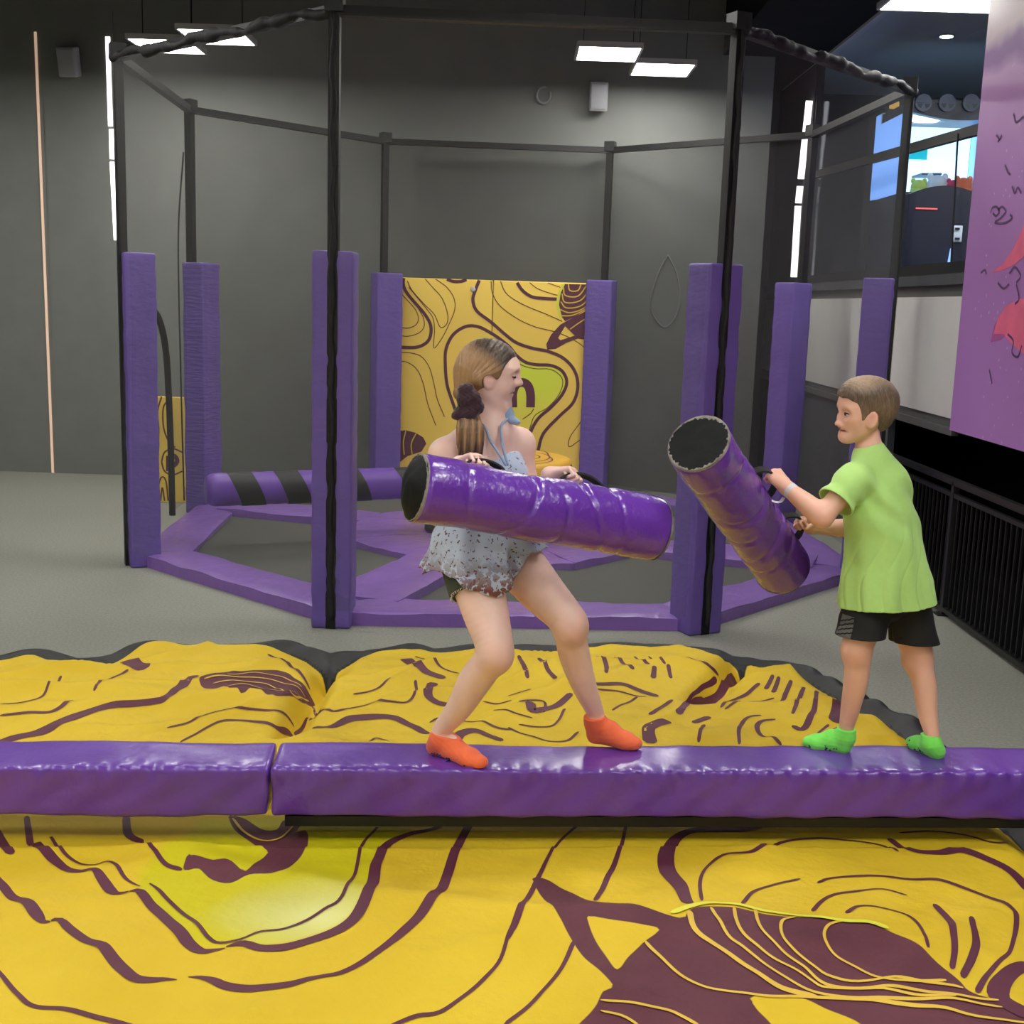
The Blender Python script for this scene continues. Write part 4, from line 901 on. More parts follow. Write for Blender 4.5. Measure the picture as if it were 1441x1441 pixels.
drape([([B(*q) for q in [(450, 812), (500, 793), (560, 783), (640, 788), (760, 813), (900, 828), (1000, 836), (1060, 855)]], .024)], .0044).build('planet_rim_print', 'print_lime', bag, True)

# ================================================================== balance beams
ZBM, TH, WB = .55, .17, .25
bd = (beam_b - beam_a); bd = np.array([*bd, 0]) / np.linalg.norm(bd); bn = np.array([-bd[1], bd[0], 0])
def beam_at(x):      # point of the centre line at world x
    t = (x - beam_a[0]) / (beam_b[0] - beam_a[0]); return np.array([*(beam_a + (beam_b - beam_a) * t), 0])
xj = atz(379, 1095, ZBM - .05)[0]
def beam(xa, xb, label, seed):
    pa_, pb_ = beam_at(xa), beam_at(xb); L = np.linalg.norm(pb_ - pa_); c = (pa_ + pb_) / 2
    e = empty('balance_beam', c + (0, 0, ZBM - TH), label, 'balance beam', 'padded balance beams over the airbag')
    def disp(V):
        d = .0035 * snoise(V, 7, seed) + .0016 * snoise(V * np.array([1, .6, .6]), 38, seed + 3)
        # diagonal pull creases on the front face
        s = np.sin((V[:, 0] * 1.0 - V[:, 2] * 1.3) * 34 + 2 * snoise(V, 4, seed + 6)); d += .0036 * s * (V[:, 1] < -.09) * (1 - np.abs(V[:, 2]) / TH)
        # puckers along the stitched edge
        ed = np.exp(-((V[:, 2] - TH / 2) ** 2 + (V[:, 1] + WB / 2) ** 2) / .0012); d += ed * .004 * np.sin(V[:, 0] * 92 + 3 * snoise(V, 6, seed + 8))
        return d
    V, F = rbox(c + (0, 0, ZBM - TH / 2), (L / 2, WB / 2, TH / 2), .014, (int(L / .012), 10, 7), [bd, bn, (0, 0, 1)], disp)
    # rbox keeps its own axes: tag the cover
    mesh_obj('cover', V, F, 'beam_purple', e, True)
    return e, pa_, pb_
b1, pa1, pb1 = beam(-2.75, xj - .006, 'purple padded beam ending at the joint, nobody on it', 3)
b2, pa2, pb2 = beam(xj + .006, 2.0, 'purple padded beam carrying the two jousting players', 13)
MB().bar(beam_at(xj + .05) + (0, 0, ZBM - TH - .018), beam_at(1.97) + (0, 0, ZBM - TH - .018), WB * .93, .036).build('steel_base', 'black_metal', b2)
MB().bar(beam_at(-2.7) + (0, 0, ZBM - TH - .006), beam_at(xj - .06) + (0, 0, ZBM - TH - .006), WB * .35, .012).build('steel_base', 'black_metal', b1)
for e_, xs_ in ((b1, (-2.6,)), (b2, (1.97,))):
    for x in xs_:
        q = beam_at(x); MB().bar(q, q + (0, 0, ZBM - TH - .01), .07).build('support_leg', 'black_metal', e_)

# ================================================================== jousting sticks
def stick(a, b, r, hdir, hpos, label, seed, dome):
    a = np.asarray(a, float); b = np.asarray(b, float); ax = b - a; L = np.linalg.norm(ax); ax /= L
    u = np.asarray(hdir, float); u = u - (u @ ax) * ax; u /= np.linalg.norm(u); v = np.cross(ax, u)
    e = empty('jousting_stick', (a + b) / 2 - np.array([0, 0, r]), label, 'jousting stick', 'padded jousting sticks')
    n, seg = 150, 72; t = np.linspace(0, 1, n)
    prof = np.ones(n); k = np.minimum(t, 1 - t) * L; prof = np.where(k < .02, .93 + .07 * np.sqrt(np.clip(1 - (1 - k / .02) ** 2, 0, 1)), 1.0)
    T, AG = np.meshgrid(t * L, np.linspace(0, 2 * math.pi, seg, endpoint=False), indexing='ij')
    cr_, sr_ = np.cos(AG), np.sin(AG)
    U3 = np.stack([T * 1.0, cr_ * r, sr_ * r], -1).reshape(-1, 3)
    d = .0035 * snoise(U3 * np.array([1, 1, 1]), 16, seed) + .0009 * snoise(U3 * np.array([1.6, .8, .8]), 44, seed + 2)
    for (tc_, am, tl, ph) in ((.38, .010, .05, .6), (.50, .006, -.06, 2.2), (.70, .011, .07, 4.0), (.80, .006, -.04, 1.0), (.20, .005, .05, 3.1)):      # tight slanting creases
        d += -am * np.exp(-((T.ravel() / L - tc_ - tl * np.sin(AG.ravel() + ph)) / .012) ** 2) * (.45 + .55 * np.sin(AG.ravel() * 1.0 + ph) ** 2)
    rr = r * np.repeat(prof, seg) + d
    P = a + T.ravel()[:, None] * ax + rr[:, None] * (cr_.ravel()[:, None] * u + sr_.ravel()[:, None] * v)
    F = [(i * seg + k, i * seg + (k + 1) % seg, (i + 1) * seg + (k + 1) % seg, (i + 1) * seg + k) for i in range(n - 1) for k in range(seg)]
    mesh_obj('cover', P, F, 'stick_purple', e, True)
    for (c, s) in ((a, -1), (b, 1)):      # domed black end and worn rim
        V = []; rings = 8
        for i in range(rings):
            q = i / (rings - 1); rad = r * .955 * (1 - q * .999)
            for k in range(48):
                g = 2 * math.pi * k / 48
                V.append(c + s * ax * (.003 + dome * (1 - (1 - q) ** 2)) + (rad + .004 * math.sin(3 * g + seed) * (1 - q)) * (math.cos(g) * u + math.sin(g) * v) + s * ax * .003 * math.sin(3 * g + 5 * q) * q * (1 - q) * 3)
        F = [(i * 48 + k, i * 48 + (k + 1) % 48, (i + 1) * 48 + (k + 1) % 48, (i + 1) * 48 + k) for i in range(rings - 1) for k in range(48)]
        cap = mesh_obj('end_cap', V, F, 'cap_black', e, True)
        m_ = 160; V = []
        for i in range(m_):
            g = 2 * math.pi * i / m_; rad_ = math.cos(g) * u + math.sin(g) * v
            w_ = .004 + .010 * (.5 + .5 * math.sin(2 * g + seed)) * abs(math.sin(1.5 * g + seed)) + .004 * math.sin(23 * g + seed) * math.sin(7 * g) + .002 * math.sin(41 * g)
            for (rr_, ho) in ((r * .985, -.004), (r * .975, .0035), (r * .975 - max(w_, .002) * .5, .0065), (r * .975 - max(w_, .002), .005)): V.append(c + s * ax * ho + rad_ * rr_)
        F = [(i * 4 + k, i * 4 + k + 1, ((i + 1) % m_) * 4 + k + 1, ((i + 1) % m_) * 4 + k) for i in range(m_) for k in range(3)]
        mesh_obj('worn_rim', V, F, 'worn_backing', cap, True)
    for (t0, t1, hh) in hpos:
        tt = np.linspace(0, 1, 26); P = np.array([a + ax * (t0 + (t1 - t0) * x) + u * (r - .004 + hh * math.sin(math.pi * x) ** .6) for x in tt]); nn = len(P)
        T_ = np.gradient(P, axis=0); T_ /= np.linalg.norm(T_, axis=1)[:, None]; NN = np.cross(T_, v); mbs = MB(); V = []
        for i in range(nn):
            for (sx, sy) in ((-1, -1), (1, -1), (1, 1), (-1, 1)): V.append(P[i] + v * sx * .013 + NN[i] * sy * .0035)
        F = [(i * 4 + k, i * 4 + (k + 1) % 4, (i + 1) * 4 + (k + 1) % 4, (i + 1) * 4 + k) for i in range(nn - 1) for k in range(4)] + [(3, 2, 1, 0), tuple((nn - 1) * 4 + k for k in range(4))]
        mesh_obj('handle', V, F, 'strap_black', e)
    return e, (a, ax, u, v, L)
SR = .108
g_a, g_b = atd(585, 686, 3.66), atd(922, 744, 4.03)
GST = stick(g_a, g_b, SR, (0.0, .62, 1.0), ((.165, .30, .026), (.50, .67, .042)), 'shiny purple padded stick held level by the young woman', 4, .034)
k_a, k_b = atd(983, 624, 3.86), atd(1101, 800, 4.52)
KST = stick(k_a, k_b, SR, _RT * .85 + _UP * .52, ((.30, .46, .05), (.62, .78, .05)), 'tilted purple padded stick swung by the boy', 9, .007)
# ================================================================== people: smooth implicit bodies turned into one skin each
def nrm(v): v = np.asarray(v, float); return v / np.linalg.norm(v)
class Blob:
    """list of soft-blended primitives -> one continuous mesh"""
    def __init__(s): s.p = []; s.post = None
    def _add(s, kind, par, c, rb, k, op): s.p.append((kind, par, np.asarray(c, float), rb, k, op)); return s
    def cone(s, a, b, ra, rb, k=.02, op='+'):
        a = np.asarray(a, float); b = np.asarray(b, float)
        return s._add('c', (a, b, ra, rb), (a + b) / 2, np.linalg.norm(b - a) / 2 + max(ra, rb), k, op)
    def chain(s, pts, rs, k=.02):
        """one smooth limb through the points, radius easing along it"""
        Q4 = np.column_stack([np.array(pts, float), np.array(rs, float)]); L = np.linalg.norm(np.diff(Q4[:, :3], axis=0), axis=1).sum()
        Q4 = catmull(Q4, max(.012, L / 14)); lo, hi = Q4[:, :3].min(0), Q4[:, :3].max(0); c = (lo + hi) / 2
        return s._add('k', Q4, c, (np.linalg.norm(Q4[:, :3] - c, axis=1) + Q4[:, 3]).max(), k, '+')
    def ell(s, c, r, R=None, k=.02, op='+'):
        R = np.eye(3) if R is None else np.asarray(R, float)      # rows: local axes in world
        return s._add('e', (np.asarray(c, float), np.asarray(r, float), R), c, max(r), k, op)
    def sph(s, c, r, k=.02, op='+'): return s.ell(c, (r, r, r), None, k, op)
    def ev(s, P, idx=None):
        d = np.full(len(P), .5)
        for i in (range(len(s.p)) if idx is None else idx):
            kind, par, c, rb, k, op = s.p[i]
            if kind == 'c':
                a, b, ra, r2 = par; e = b - a; w = P - a; t = np.clip((w @ e) / (e @ e + 1e-12), 0, 1)
                di = np.sqrt(((w - t[:, None] * e) ** 2).sum(1)) - (ra + (r2 - ra) * t)
            elif kind == 'k':
                di = np.full(len(P), 9.0)
                for j in range(len(par) - 1):
                    a, ra = par[j, :3], par[j, 3]; e = par[j + 1, :3] - a; w = P - a; t = np.clip((w @ e) / (e @ e + 1e-12), 0, 1)
                    di = np.minimum(di, np.sqrt(((w - t[:, None] * e) ** 2).sum(1)) - (ra + (par[j + 1, 3] - ra) * t))
            else:
                c0, r, R = par; q = (P - c0) @ R.T; k0 = np.sqrt(((q / r) ** 2).sum(1)); k1 = np.sqrt(((q / r ** 2) ** 2).sum(1)) + 1e-9
                di = np.where(k0 < 1e-6, -r.min(), k0 * (k0 - 1) / k1)
            if op == '+': h = np.maximum(k - np.abs(d - di), 0) / k; d = np.minimum(d, di) - h * h * k * .25
            else: di = -di; h = np.maximum(k - np.abs(d - di), 0) / k; d = np.maximum(d, di) + h * h * k * .25
        return s.post(P, d) if s.post else d
    def mesh(s, vox=.003, pad=.02):
        C_ = np.array([q[2] for q in s.p if q[5] == '+']); Rb = np.array([q[3] for q in s.p if q[5] == '+'])
        lo = (C_ - Rb[:, None]).min(0) - pad; hi = (C_ + Rb[:, None]).max(0) + pad
        sb = 8; SB = 24; n = (np.ceil((hi - lo) / vox / SB).astype(int)) * SB
        D = np.full(n, .05, np.float32)
        cen = np.array([q[2] for q in s.p]); rad = np.array([q[3] for q in s.p])
        off8 = np.stack(np.meshgrid(*[np.arange(sb)] * 3, indexing='ij'), -1).reshape(-1, 3)
        off3 = np.stack(np.meshgrid(*[np.arange(3) * sb] * 3, indexing='ij'), -1).reshape(-1, 3)
        hd = math.sqrt(3) * sb * vox / 2
        for bi in range(n[0] // SB):
            for bj in range(n[1] // SB):
                for bk in range(n[2] // SB):
                    o = np.array([bi, bj, bk]) * SB; bc = lo + (o + SB / 2) * vox
                    lb = np.linalg.norm(cen - bc, axis=1) - rad - math.sqrt(3) * SB * vox / 2
                    ids = np.nonzero(lb < .045)[0]
                    if len(ids) == 0: continue
                    so = o + off3; d = s.ev(lo + (so + sb / 2) * vox, ids)
                    for q, dd in zip(so, d):
                        D[q[0]:q[0] + sb, q[1]:q[1] + sb, q[2]:q[2] + sb] = .05 if dd > 0 else -.05
                    act = so[np.abs(d) < hd * 1.5 + .006]
                    if len(act) == 0: continue
                    I = (act[:, None, :] + off8[None]).reshape(-1, 3)
                    D[I[:, 0], I[:, 1], I[:, 2]] = s.ev(lo + I * vox, ids)
        S = D < 0
        cnt = np.zeros(np.array(D.shape) - 1, np.uint8)
        for a in (0, 1):
            for b in (0, 1):
                for c in (0, 1): cnt += S[a:a + cnt.shape[0], b:b + cnt.shape[1], c:c + cnt.shape[2]]
        cells = np.argwhere((cnt > 0) & (cnt < 8)); vid = np.full(cnt.shape, -1, np.int32); vid[tuple(cells.T)] = np.arange(len(cells))
        off = np.array([(a, b, c) for a in (0, 1) for b in (0, 1) for c in (0, 1)])
        val = np.stack([D[cells[:, 0] + a, cells[:, 1] + b, cells[:, 2] + c] for a, b, c in off], 1)
        acc = np.zeros((len(cells), 3)); num = np.zeros(len(cells))
        for i in range(8):
            for j in range(i + 1, 8):
                if np.abs(off[i] - off[j]).sum() != 1: continue
                m = (val[:, i] < 0) != (val[:, j] < 0); t = val[m, i] / (val[m, i] - val[m, j])
                acc[m] += off[i] + t[:, None] * (off[j] - off[i]); num[m] += 1
        V = lo + (cells + acc / num[:, None]) * vox
        Fs = []
        for ax in range(3):
            b, c = (ax + 1) % 3, (ax + 2) % 3
            sl0 = [slice(None)] * 3; sl1 = [slice(None)] * 3; sl0[ax] = slice(0, -1); sl1[ax] = slice(1, None)
            E_ = np.argwhere(S[tuple(sl0)] != S[tuple(sl1)])
            E_ = E_[(E_[:, b] > 0) & (E_[:, c] > 0) & (E_[:, b] < cnt.shape[b]) & (E_[:, c] < cnt.shape[c])]
            ub = np.zeros(3, int); ub[b] = 1; uc = np.zeros(3, int); uc[c] = 1
            q = [vid[tuple((E_ - x).T)] for x in (ub + uc, uc, 0 * uc, ub)]
            Fq = np.stack(q, 1); inside0 = S[tuple(E_.T)]; Fq[~inside0] = Fq[~inside0][:, ::-1]; Fs.append(Fq)
        return V, np.vstack(Fs)
def blob_obj(name, bl, m, parent, vox=.003, attrs=None):
    V, F = bl.mesh(vox); o = mesh_obj(name, V, F, m, parent, True, at=world_of(parent))
    if attrs:
        for nm, fn in attrs.items():
            a = o.data.attributes.new(nm, 'FLOAT', 'POINT'); a.data.foreach_set('value', np.clip(fn(V), 0, 1).astype(np.float32))
    return o

# ---- materials of people
def skin_mat(name, base, red):
    m, nt, b = new_mat(name); b.inputs['Roughness'].default_value = .48
    b.inputs['Subsurface Weight'].default_value = .12; b.inputs['Subsurface Radius'].default_value = (.02, .008, .004); b.inputs['Subsurface Scale'].default_value = .4
    tc = N(nt, 'ShaderNodeTexCoord'); nz = N(nt, 'ShaderNodeTexNoise'); nz.inputs['Scale'].default_value = 18; nz.inputs['Detail'].default_value = 5; nt.links.new(tc.outputs['Object'], nz.inputs['Vector'])
    mx = N(nt, 'ShaderNodeMix', data_type='RGBA'); nt.links.new(nz.outputs['Fac'], mx.inputs[0]); mx.inputs[6].default_value = (*[c * .9 for c in base], 1); mx.inputs[7].default_value = (*[min(1, c * 1.08) for c in base], 1)
    a = N(nt, 'ShaderNodeAttribute'); a.attribute_name = 'flush'
    m2 = N(nt, 'ShaderNodeMix', data_type='RGBA'); nt.links.new(a.outputs['Fac'], m2.inputs[0]); nt.links.new(mx.outputs[2], m2.inputs[6]); m2.inputs[7].default_value = (*red, 1)
    nt.links.new(m2.outputs[2], b.inputs['Base Color'])
def hair_mat(name, c0, c1, scale):
    """strand streaks: dark/light; attribute 'tone' shifts from root to length colour"""
    m, nt, b = new_mat(name); b.inputs['Roughness'].default_value = .42
    ua = N(nt, 'ShaderNodeAttribute'); ua.attribute_name = 'strand'
    cmb = N(nt, 'ShaderNodeCombineXYZ'); nt.links.new(ua.outputs['Fac'], cmb.inputs[0])
    tc = N(nt, 'ShaderNodeTexCoord'); mp = N(nt, 'ShaderNodeMapping'); mp.inputs['Scale'].default_value = scale; nt.links.new(tc.outputs['Object'], mp.inputs[0])
    nz = N(nt, 'ShaderNodeTexNoise'); nz.inputs['Scale'].default_value = 1.0; nz.inputs['Detail'].default_value = 4; nt.links.new(mp.outputs[0], nz.inputs['Vector'])
    ta = N(nt, 'ShaderNodeAttribute'); ta.attribute_name = 'tone'
    ad = N(nt, 'ShaderNodeMath', operation='MULTIPLY_ADD'); ad.inputs[1].default_value = .5; nt.links.new(nz.outputs['Fac'], ad.inputs[0]); nt.links.new(ta.outputs['Fac'], ad.inputs[2])
    sb_ = N(nt, 'ShaderNodeMath', operation='SUBTRACT'); sb_.inputs[1].default_value = .25; sb_.use_clamp = True; nt.links.new(ad.outputs[0], sb_.inputs[0])
    mx = N(nt, 'ShaderNodeMix', data_type='RGBA'); nt.links.new(sb_.outputs[0], mx.inputs[0]); mx.inputs[6].default_value = (*c0, 1); mx.inputs[7].default_value = (*c1, 1)
    nt.links.new(mx.outputs[2], b.inputs['Base Color'])
    bp = N(nt, 'ShaderNodeBump'); bp.inputs['Strength'].default_value = .6; bp.inputs['Distance'].default_value = .003; nt.links.new(nz.outputs['Fac'], bp.inputs['Height']); nt.links.new(bp.outputs['Normal'], b.inputs['Normal'])
skin_mat('skin_girl', lin((242, 204, 190)), lin((204, 112, 108)))
skin_mat('skin_boy', lin((236, 186, 162)), lin((202, 108, 96)))
hair_mat('hair_girl', lin((62, 48, 40)), lin((196, 152, 104)), (170, 170, 16))
hair_mat('hair_boy', lin((58, 48, 40)), lin((196, 164, 132)), (240, 240, 50))
mat('sock_orange', lin((255, 116, 70)), .8, noise=(60, .08), bump=(300, .4, .002), sheen=.2)
mat('sock_green', lin((126, 242, 92)), .8, noise=(60, .08), bump=(300, .4, .002), sheen=.2)
mat('grip_print', lin((40, 40, 110)), .6); mat('white_print', lin((240, 225, 215)), .6); mat('navy_print', lin((30, 40, 70)), .6)
mat('shirt_green', lin((180, 224, 128)), .85, noise=(40, .05), bump=(240, .25, .002), sheen=.15)
mat('shorts_black', lin((24, 25, 27)), .8, noise=(30, .2), bump=(200, .3, .002))
mat('shorts_olive', lin((66, 74, 62)), .85, noise=(30, .2), bump=(200, .4, .003))
mat('fray', lin((216, 208, 190)), .9)
mat('strap_blue', lin((150, 172, 202)), .8, noise=(40, .15))
mat('scrunchie_velvet', lin((50, 16, 30)), .8, noise=(30, .3), sheen=.4)
mat('eye_white', lin((236, 230, 226)), .25); mat('eye_dark', lin((48, 34, 30)), .3); mat('lash', lin((46, 32, 28)), .7); mat('mouth_dark', lin((140, 62, 60)), .5)
mat('wristband', lin((216, 214, 222)), .5); mat('stripe_grey', lin((92, 94, 92)), .7, noise=(14, .3))
# floral cloth: pale blue with small dark flowers, denser maroon/brown border near the hem (attribute 'border')
m_, nt, b_ = new_mat('floral_cloth'); b_.inputs['Roughness'].default_value = .85
tc = N(nt, 'ShaderNodeTexCoord')
def spots(scale, thr, sd_):
    mp = N(nt, 'ShaderNodeMapping'); mp.inputs['Location'].default_value = (sd_, sd_ * .7, sd_ * .3); nt.links.new(tc.outputs['Object'], mp.inputs[0])
    nzv = N(nt, 'ShaderNodeTexNoise'); nzv.inputs['Scale'].default_value = scale * .8; nt.links.new(mp.outputs[0], nzv.inputs['Vector'])
    mxv = N(nt, 'ShaderNodeMix', data_type='RGBA'); mxv.inputs[0].default_value = .04; nt.links.new(mp.outputs[0], mxv.inputs[6]); nt.links.new(nzv.outputs['Color'], mxv.inputs[7])
    v = N(nt, 'ShaderNodeTexVoronoi'); v.inputs['Scale'].default_value = scale; nt.links.new(mxv.outputs[2], v.inputs['Vector'])
    r = N(nt, 'ShaderNodeMapRange'); r.inputs[1].default_value = thr - .05; r.inputs[2].default_value = thr + .05; r.inputs[3].default_value = 1; r.inputs[4].default_value = 0; nt.links.new(v.outputs['Distance'], r.inputs[0]); return r.outputs[0], v
f1, v1 = spots(60, .26, 0); f2, v2 = spots(54, .60, 3.1)
ba = N(nt, 'ShaderNodeAttribute'); ba.attribute_name = 'border'
base = mixc(f1, lin((190, 204, 226)), lin((112, 84, 96)))
fb = N(nt, 'ShaderNodeMath', operation='MULTIPLY'); nt.links.new(f2, fb.inputs[0]); nt.links.new(ba.outputs['Fac'], fb.inputs[1])
nzc = N(nt, 'ShaderNodeTexNoise'); nzc.inputs['Scale'].default_value = 30; nt.links.new(tc.outputs['Object'], nzc.inputs['Vector'])
flc = mixc(nzc.outputs['Fac'], lin((132, 58, 74)), lin((112, 90, 66)))
nt.links.new(mixc(fb.outputs[0], base, flc), b_.inputs['Base Color'])

# ---- head
def head_frame(c, fwd, up, hh):
    f = nrm(fwd); l = nrm(np.cross(up, f)); u = np.cross(f, l); R = np.array([f, l, u])
    return (lambda x, y, z: np.asarray(c, float) + hh * (x * f + y * l + z * u)), R
def head_prims(bl, W, R, hh, child=False, smile=.02, dz=(0, 0, 0), ez=0.0):
    de, dn, dm = dz      # eyes, nose, mouth moved along the face
    s = hh
    def E(c, r, k=.02, op='+', Rr=None): bl.ell(W(*c), np.array(r) * s, R if Rr is None else Rr, k * 1.0, op)
    E((-.05, 0, .13), (.425, .335, .365), .02)                # skull
    E((.10, 0, -.02), (.30, .29, .34), .03)                   # face mass
    E((.20, 0, .15), (.195, .25, .19), .03)                   # forehead
    E((.17, 0, -.25), (.20, .22, .20), .03)                   # mouth block
    for q in (-1, 1):
        bl.cone(W(.0, q * .235, -.20), W(.26, q * .09, -.405), .075 * s, .07 * s, .03)   # jaw
        E((.245, q * .165, -.115), (.12, .11, .12), .025)     # cheek
        E((.335, q * .12, .075 + de), (.05, .10, .04), .02)        # brow
        E((.395, q * .13, -.005 + de), (.06, .075, .05), .02, '-') # socket
        E((.325, q * .125, -.008 + de), (.06, .068, .052), .006)   # lid bulge
    E((.305, 0, -.425), (.085, .10, .075), .025)              # chin
    nx = .455 if not child else .445; ns = 1.0 if not child else .82
    bl.cone(W(.365, 0, .06 + de * .8), W(nx - .005, 0, -.115 + dn), .032 * s, .042 * s * ns, .015)   # nose
    E((nx - .005, 0, -.13 + dn), np.array((.05, .048, .045)) * ns, .012)
    for q in (-1, 1): E((nx - .055, q * .055, -.145 + dn), np.array((.045, .035, .035)) * ns, .012)
    E((nx - .03, 0, -.182 + dn), (.05, .03, .025), .012, '-')
    for t in np.linspace(-1, 1, 7):                            # lips follow the dental arch, corners raised
        E((.365 - .07 * t * t, t * .125, -.238 + dm + smile * t * t), (.036, .03, .021 * (1 - .35 * abs(t))), .008)
        E((.355 - .07 * t * t, t * .115, -.283 + dm + (smile + .01) * t * t), (.036, .03, .024 * (1 - .4 * abs(t))), .008)
    E((.375, 0, -.262 + dm), (.05, .13, .008), .008, '-')           # parting of the lips
    for q in (-1, 1):                                          # ears
        Rr = np.array([nrm(R[0] + .25 * R[2] + q * .35 * R[1] * -1), R[1], R[2]]); Rr[1] = nrm(np.cross(R[2], Rr[0])); Rr[2] = np.cross(Rr[0], Rr[1])
        c = (.03, q * .352, -.035 + ez)
        E(c, (.088, .032, .135), .010, '+', Rr)
        E((.04, q * .395, -.02 + ez), (.052, .030, .088), .006, '-', Rr)
        E((.055, q * .345, -.055 + ez), (.03, .022, .03), .008)
def head_flush(W, hh, dn=0, dm=0, extra=()):
    pts = [(W(.37, 0, -.24 + dm), .05, 1.0), (W(.36, 0, -.285 + dm), .05, 1.0), (W(.34, .07, -.25 + dm), .045, .9), (W(.34, -.07, -.25 + dm), .045, .9), (W(.29, .17, -.12), .13, .28), (W(.29, -.17, -.12), .13, .28), (W(.44, 0, -.12 + dn), .07, .22), (W(.03, .36, -.03), .12, .3), (W(.03, -.36, -.03), .12, .3)] + [(W(*p), r, a) for p, r, a in extra]
    def fn(P):
        o = np.zeros(len(P))
        for c, r, a in pts: o = np.maximum(o, a * np.exp(-(np.linalg.norm(P - c, axis=1) / (r * hh)) ** 2 * 1.3))
        return o
    return fn
def face_bits(W0, R, hh, par, brow_m, closed, de=0):
    W = lambda x, y, z: W0(x, y, z + de)
    for q in (-1, 1):
        V, F = ell((0, 0, 0), (1, 1, 1), 16, 12); V = np.array(V)
        def place(c, r): return (V * np.array(r) * hh) @ R + W(*c)
        if not closed:
            eye = mesh_obj('eye', place((.337, q * .128, -.014), (.058, .060, .018)), F, 'eye_white', par, True)
            mesh_obj('iris', place((.378, q * .128, -.014), (.024, .030, .018)), F, 'eye_dark', eye, True)
        lw = MB(); t = np.linspace(-1, 1, 12); zz = (.014 if not closed else -.02)
        P = np.array([W(.388 - .035 * x * x - .03 * max(0, x), q * (.128 + .075 * x), -.008 + zz * (1 - x * x)) for x in t])
        lw.tube(P, [hh * (.007 + .010 * (1 - x * x)) for x in t], 6).build('eyelash', 'lash', par, True)
        P = np.array([W(.388 - .06 * x * x - .015 * x, q * (.13 + .085 * x), .072 + .018 * (1 - x * x) - .006 * x) for x in t])
        MB().tube(P, [hh * (.005 + .010 * (1 - x * x)) for x in t], 6).build('eyebrow', brow_m, par, True)

# ---- hands: palm, four curled fingers and a thumb
def hand(bl, wrist, d, n, side, sc, curl=(62, 95, 55), thumb=None, rw=.02):
    """d wrist->knuckles, n palm side, side=+1: index finger lies towards +cross(d,n)"""
    d = nrm(d); n = nrm(n - (np.asarray(n) @ d) * d); s = np.cross(d, n) * side; wrist = np.asarray(wrist, float)
    R = np.array([d, s, n])
    bl.ell(wrist + d * .046 * sc + n * .002, np.array([.05, .038, .0165]) * sc, R, .014)
    bl.cone(wrist - d * .01 * sc, wrist + d * .03 * sc, rw, .019 * sc, .02)
    tips = []
    for i, (o, L, r) in enumerate(((.029, .92, .0082), (.0095, 1.0, .0086), (-.0105, .95, .0082), (-.029, .76, .0073))):
        p = wrist + (d * (.083 - .006 * abs(i - 1.2)) + s * o) * sc
        bl.cone(wrist + (d * .05 + s * o * .8) * sc, p, .0095 * sc, (r + .001) * sc, .008)
        ang = 0; ln = (.040, .026, .021)
        for j in range(3):
            ang += math.radians(curl[j]) * (1 + .05 * (i - 1)); dr_ = math.cos(ang) * d + math.sin(ang) * n; q = p + dr_ * ln[j] * L * sc
            bl.cone(p, q, (r - .0006 * j) * sc, (r - .0006 * (j + 1)) * sc, .0028); p = q
        tips.append(p)
    t0 = wrist + (d * .022 + s * .026 + n * .006) * sc
    td = thumb or ((.70, .45, .55), (.75, -.15, .65), (.5, -.6, .6))
    p = t0
    for j, (L, r0, r1) in enumerate(((.038, .0135, .0105), (.030, .0102, .0092), (.024, .0090, .0075))):
        v = nrm(np.array(td[j])); q = p + (v[0] * d + v[1] * s + v[2] * n) * L * sc; bl.cone(p, q, r0 * sc, r1 * sc, .008 if j == 0 else .004); p = q
    return tips
def foot(bl, heel, toe, ankle, sc, infl=0.0, k=.02):
    """heel and toe: points on the ground"""
    heel = np.asarray(heel, float); toe = np.asarray(toe, float); d = nrm(toe - heel); up = np.array([0, 0, 1.0]); s = np.cross(up, d); L = np.linalg.norm(toe - heel)
    r = .030 * sc + infl
    h0 = heel + d * .032 * sc + up * (.030 * sc); ball = heel + d * L * .70 + up * .021 * sc; tip = heel + d * (L - .022 * sc) + up * .0165 * sc
    mid = heel + d * L * .40 + up * .050 * sc
    bl.cone(h0, ankle, r, .031 * sc + infl, k); bl.cone(ankle - up * .005, mid, .033 * sc + infl, .030 * sc + infl, k); bl.cone(mid, ball, .030 * sc + infl, .022 * sc + infl, k)
    bl.cone(h0 - up * .004 * sc, ball, .026 * sc + infl, .021 * sc + infl, k)
    for o, rr in ((.013, .021), (-.013, .019)): bl.cone(mid - up * .018 * sc + s * o * sc * .7, ball + s * o * sc, .022 * sc + infl, rr * sc + infl, k)
    bl.cone(ball + s * .012 * sc, tip + s * .009 * sc, .021 * sc + infl, .0165 * sc + infl, k); bl.cone(ball - s * .014 * sc, tip - s * .011 * sc - d * .010 * sc, .020 * sc + infl, .0150 * sc + infl, k)
def sock(name, parent, heel, toe, ankle, shin_dir, cuff, sc, m):
    b = Blob(); foot(b, heel, toe, ankle, sc, .0035); sd_ = nrm(shin_dir); b.cone(ankle, ankle + sd_ * (cuff + .06), .034 * sc + .003, .036 * sc + .003, .015)
    def post(P, d):
        d = d + .0003 * np.sin((P @ sd_) * 420)
        cn = nrm(sd_ * .45 + np.array([0, 0, 1.0])); d = np.maximum(d, (P - ankle) @ cn - cuff - .05 * np.abs((P - ankle) @ np.cross(nrm(toe - heel), [0, 0, 1.0])) * 0)
        d = np.maximum(d, -(P[:, 2] - (ZBM + .0015)))
        return d
    b.post = post; return blob_obj(name, b, m, parent, .0028)
